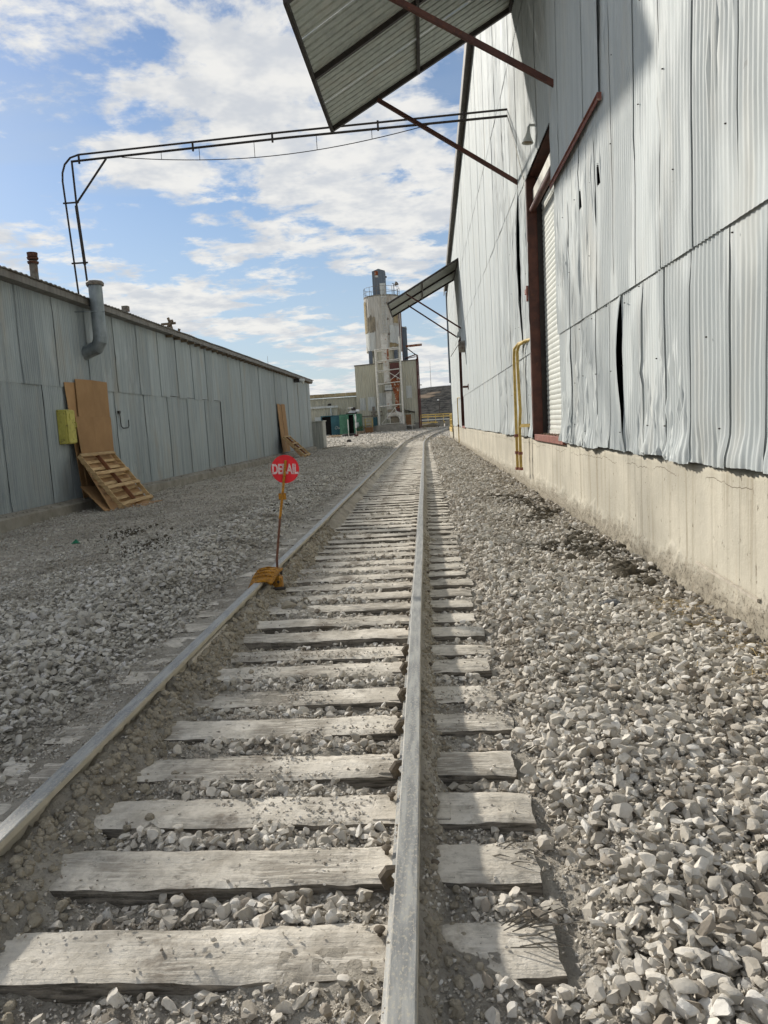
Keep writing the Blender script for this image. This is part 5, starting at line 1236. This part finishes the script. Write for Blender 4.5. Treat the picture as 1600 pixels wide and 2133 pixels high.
# containers
def container(label, mat, x0, x1, y0, y1, z0, h, open_door=False):
    t = thing('shipping_container', label, 'container', ((x0 + x1) / 2, y0, z0))
    n = int((x1 - x0) / .18)
    b0 = MB(); b0.box(x0 + .05, x1 - .05, y1 - .05, y1, z0, z0 + h); b0.build('back_wall', mat, t)
    for xx in (x0, x1 - .05): MB().box(xx, xx + .05, y0, y1, z0 + .1, z0 + h - .1).build('side_wall', mat, t)
    MB().box(x0, x1, y0, y1, z0 + h - .08, z0 + h).build('roof', mat, t); MB().box(x0, x1, y0, y1, z0, z0 + .12).build('floor', mat, t)
    for xx in (x0, x1 - .12): MB().box(xx, xx + .12, y0 - .03, y0 + .09, z0, z0 + h + .01).build('corner_post', mat, t)
    return t
t = container('teal shipping container with an open dark end beside the shed', 'teal_paint', -12.3, -9.9, 86.8, 89.0, .28, 2.45)
MB().box(-11.1, -9.95, 86.74, 86.80, .4, 2.62).build('door_leaf', 'teal_paint', t); MB().box(-12.2, -11.15, 87.2, 87.25, .4, 2.6).build('interior', 'dark_void', t)
txt = bpy.data.curves.new('script', 'FONT'); txt.body = 'Our'; txt.size = .8; txt.extrude = .004; txt.shear = .35
to_ = bpy.data.objects.new('tmp_t', txt); COL.objects.link(to_); dg = bpy.context.evaluated_depsgraph_get(); tm = bpy.data.meshes.new_from_object(to_.evaluated_get(dg)); bpy.data.objects.remove(to_)
tm.materials.clear(); tm.materials.append(MATS['pale_panel'])
to2 = bpy.data.objects.new('painted_mark', tm); COL.objects.link(to2); to2.parent = t; to2.matrix_parent_inverse = Matrix.Translation(-BASES[t.name])
to2.matrix_basis = Matrix.Translation((-10.75, 86.72, 1.1)) @ Matrix.Rotation(PI / 2, 4, 'X') @ Matrix.Scale(.6, 4)
t = container('green shipping container with one door open on a black interior', 'green_paint', -9.85, -7.4, 84.6, 87.2, .30, 2.45)
MB().box(-9.8, -8.75, 84.52, 84.58, .42, 2.65).build('closed_door', 'green_paint', t)
for z_ in (.95, 1.6, 2.2): MB().box(-9.78, -8.78, 84.47, 84.52, z_, z_ + .07).build('door_rib', 'green_paint', t)
for z_, c_ in ((1.2, 'pale_panel'), (.7, 'pale_panel')): MB().box(-9.5, -9.25, 84.48, 84.515, z_, z_ + .28).build('decal', 'scrub_green' if False else 'green_paint', t)
MB().box(-8.74, -8.15, 85.0, 85.05, .42, 2.65).build('interior', 'dark_void', t)
MB().slab((-8.15, 84.55, .42), (-7.95, 83.5, .42), (-7.95, 83.5, 2.65), (-8.15, 84.55, 2.65), .06).build('open_door', 'green_paint', t)
MB().box(-8.1, -7.45, 84.52, 84.58, .42, 2.65).build('side_leaf', 'green_paint', t); MB().box(-7.95, -7.6, 84.46, 84.51, 1.2, 1.75).build('notice', 'tarp_white', t)
t = thing('roof_clutter', 'white tarps and black boards piled on the green container', 'tarp', (-8.2, 85.4, 2.75))
MB().add([(-9.0, 84.7, 2.78), (-7.9, 84.7, 2.80), (-7.9, 86, 2.8), (-9.0, 86, 2.8), (-8.5, 85.0, 3.2), (-8.1, 85.2, 3.35), (-8.6, 85.6, 3.1)], [(0, 1, 5, 4), (1, 2, 5), (2, 3, 6, 5), (3, 0, 4, 6), (4, 5, 6), (0, 3, 2, 1)]).build('tarp', 'tarp_white', t)
MB().box(-9.0, -7.8, 84.6, 84.9, 2.76, 2.9).build('board', 'black_steel', t); MB().box(-8.4, -7.95, 84.8, 85.4, 3.2, 3.5).build('crate', 'black_steel', t); MB().box(-8.8, -8.2, 84.7, 84.9, 3.42, 3.5).build('plank', 'tarp_white', t)
MB().tube([(-7.9, 85, 3.1), (-7.5, 85, 3.05)], .16, 10).build('rolled_tarp', 'tarp_white', t, True)
# yard clutter
t = thing('flat_tyre', 'big black tyre lying flat in front of the green container', 'tyre', (-8.6, 80.5, .3))
MB().tube([(-8.3 + .62 * math.cos(2 * PI * i / 24), 80 + .62 * math.sin(2 * PI * i / 24), .36) for i in range(25)], .2, 8, False).build('tread', 'rubber', t, True); MB().cyl(-8.3, 80, .25, .33, .5).build('hub_plate', 'grey_timber', t)
t = thing('plank_pile', 'low pile of boards on the ground left of the tyre', 'planks', (-10, 80, .3))
for i, (a, b_) in enumerate((((-10.6, 79.5, .3), (-9.2, 79.8, .32)), ((-10.5, 79.9, .42), (-9.3, 79.5, .45)), ((-10.3, 80.2, .38), (-9.1, 80.1, .5)), ((-10.7, 79.3, .3), (-9.2, 79.4, .3)))): MB().bar(a, b_, .25, .07).build('plank', 'pallet_wood' if i % 2 else 'pallet_brown', t)
t = thing('yellow_cage', 'small yellow tubular cage with a plywood base by the plinth', 'cage', (-6.4, 85.5, .5))
for x_ in (-6.95, -6.1):
    for y_ in (85.2, 85.9): MB().tube([(x_, y_, .5), (x_, y_, 2.1)], .03, 5).build('post', 'yellow_paint', t)
for z_ in (1.35, 1.7, 2.08):
    for y_ in (85.2, 85.9): MB().tube([(-6.95, y_, z_), (-6.1, y_, z_)], .025, 5).build('rail', 'yellow_paint', t)
MB().box(-6.98, -6.06, 85.15, 85.95, .35, 1.1).build('base_box', 'door_brown', t)
t = thing('planter', 'low timber planter with yellow-green scrub beside the yellow cage', 'planter', (-7.5, 84, .4))
MB().box(-8.0, -6.9, 83.6, 84.3, .3, .75).build('box', 'grey_timber', t, bevel=.03)
mb = MB(); r7 = random.Random(2)
for i in range(160):
    c_ = Vector((-7.4 + r7.gauss(0, .3), 83.95 + r7.gauss(0, .18), 1.0 + abs(r7.gauss(0, .17)))); d_ = Vector((r7.uniform(-.1, .1), r7.uniform(-.1, .1), r7.uniform(-.06, .1))); e_ = Vector((r7.uniform(-.1, .1), r7.uniform(-.1, .1), r7.uniform(-.06, .1)))
    mb.add([c_, c_ + d_, c_ + e_], [(0, 1, 2)])
mb.tube([(-7.5, 83.95, .7), (-7.4, 83.95, 1.15)], .03, 4); mb.build('foliage', 'scrub_green', t)
def post_sign(label, x, y, zb, h, kind):
    t = thing('marker_post', label, 'sign', (x, y, zb))
    MB().tube([(x, y, zb), (x - .02, y, zb + h)], .035, 6).build('post', 'white_frame', t, True)
    if kind == 0:
        MB().add([(x - .09 * s, y - .02 + dy, zb + z_) for dy in (0, .03) for s, z_ in ((-1, .9), (1, .9), (1.3, 1.25), (.7, 1.5), (1.2, 2.0), (.6, 2.35), (-.6, 2.35), (-1.2, 2.0), (-.7, 1.5), (-1.3, 1.25))],
                 [tuple(range(10)), tuple(range(19, 9, -1))] + [(i, i + 10, (i + 1) % 10 + 10, (i + 1) % 10) for i in range(10)]).build('paddle', 'tarp_white', t)
        MB().box(x - .2, x + .2, y - .2, y + .2, zb - .02, zb + .22).build('base_block', 'maroon_steel', t)
    else:
        MB().box(x - .04, x + .04, y - .06, y - .03, zb + 1.0, zb + 1.9).build('reflector', 'tarp_white', t); MB().add([(x - .22, y - .2, zb - .05), (x + .22, y - .2, zb - .05), (x + .22, y + .2, zb - .05), (x - .22, y + .2, zb - .05), (x - .14, y - .1, zb + .22), (x + .14, y - .1, zb + .22), (x + .14, y + .1, zb + .22), (x - .14, y + .1, zb + .22)], [(0, 3, 2, 1), (4, 5, 6, 7), (0, 1, 5, 4), (1, 2, 6, 5), (2, 3, 7, 6), (3, 0, 4, 7)]).build('foot', 'black_steel', t)
post_sign('thin white marker post on a dark foot in the open yard', -6.75, 64.5, float(gz(-6.75, 64.5)), 2.0, 1)
post_sign('white paddle-shaped marker on a red block in front of the green container', -7.25, 77, float(gz(-7.25, 77)), 2.3, 0)
# dock with yellow railings past the warehouse corner
t = thing('loading_dock', 'concrete dock with yellow mesh railings past the warehouse corner', 'dock', (3, 61, 0))
MB().box(XW - .05, 7, 58.7, 64.5, -.3, .78).build('platform', 'concrete_wall', t)
MB().box(XW - .09, XW - .055, 58.75, 64.45, .5, .62).build('edge_angle', 'yellow_rail', t); MB().box(XW - .09, XW - .055, 58.75, 64.45, .66, .86).build('toe_board', 'yellow_rail', t)
for y_ in np.linspace(58.9, 64.3, 5): MB().tube([(XW - .02, y_, .78), (XW - .02, y_, 1.95)], .03, 6).build('post', 'yellow_rail', t)
for z_ in (1.0, 1.45, 1.92): MB().tube([(XW - .02, 58.9, z_), (XW - .02, 64.3, z_)], .032, 6).build('rail', 'yellow_rail', t)
mm = MB()
for i in range(46): mm.tube([(XW - .02, 58.95 + i * .116, .85), (XW - .02, 58.95 + i * .116, 1.9)], .008, 3, False)
mm.build('mesh_infill', 'yellow_rail', t)
# far yellow barrier fence
t = thing('barrier_fence', 'yellow and white rail fence crossing the far end of the track', 'fence', (4, 118, .5))
for z_, m_ in ((.8, 'yellow_rail'), (1.25, 'pale_panel'), (1.75, 'yellow_rail'), (2.1, 'yellow_rail')): MB().bar((-2.0, 120, z_ + .4), (12, 122, z_ + .4), .06, .16).build('rail', m_, t)
for i in range(12): MB().box(-2 + i * 1.25, -1.9 + i * 1.25, 120.0 + i * .18, 120.12 + i * .18, .3, 2.55).build('post', 'yellow_rail', t)
for i, (x_, m_) in enumerate(((1.2, 'yellow_paint'), (2.3, 'concrete_block'), (3.4, 'concrete_block'))):
    t = thing('barrier_block', ('yellow barrier block in front of the far fence', 'grey concrete block next to the yellow barrier block', 'grey concrete block furthest right before the far fence')[i], 'barrier', (x_, 108, .6))
    MB().add([(x_ - .5, 107.7, .4), (x_ + .5, 107.7, .4), (x_ + .5, 108.4, .4), (x_ - .5, 108.4, .4), (x_ - .42, 107.85, 1.35), (x_ + .42, 107.85, 1.35), (x_ + .42, 108.25, 1.35), (x_ - .42, 108.25, 1.35)], [(0, 3, 2, 1), (4, 5, 6, 7), (0, 1, 5, 4), (1, 2, 6, 5), (2, 3, 7, 6), (3, 0, 4, 7)]).build('block', m_, t, bevel=.04)
# spoil heap at the right of the plant building
me = clod_mesh(55); me.materials.append(MATS['mud']); o = bpy.data.objects.new('spoil_heap', me); COL.objects.link(o); tag(o, 'dark spoil heap at the right foot of the plant building', 'heap'); o.location = (.8, 104, .7); o.scale = (3.4, 3, 1.5)
# hills
hx = np.linspace(-420, 420, 120); hy = np.linspace(230, 620, 46)
HX, HY = np.meshgrid(hx, hy, indexing='ij')
ridge = 21 + 5 * fbm(HX * .012, HX * 0, 4, 5) - 7 * sst(-HX, -20, 60) + 3.5 * sst(HX, 10, 40)
HZ = ridge * sst(HY, 240, 400) * (1 - .3 * sst(HY, 420, 620)) + 3 * fbm(HX * .02, HY * .02, 5, 15, .6) * sst(HY, 240, 300) - .6
me = np_mesh('hill', np.stack([HX.ravel(), HY.ravel(), HZ.ravel()], 1), grid_faces(120, 46, True), 'hill_scrub'); o = bpy.data.objects.new('hill', me); COL.objects.link(o); tag(o, kind='structure'); o['label'] = 'dark scrub-covered hill beyond the yard'
t = thing('utility_pole', 'thin lamp pole standing in front of the dark hill', 'pole', (3.2, 150, .3))
MB().tube([(3.1, 150, .2), (3.1, 150, 5.6)], [.11, .08], 8).build('pole', 'black_steel', t, True); MB().box(2.7, 3.1, 149.9, 150.1, 5.5, 5.75).build('lamp_head', 'tarp_white', t)
t = thing('hill_mast', 'thin mast on top of the hill', 'mast', (3.8, 380, 20))
MB().tube([(4.2, 395, 18), (4.2, 395, 33)], [.14, .06], 5).build('mast', 'weathered_pipe', t); MB().tube([(4.2, 395, 14), (4.2, 395, 18.2)], .25, 6).build('base', 'weathered_pipe', t)
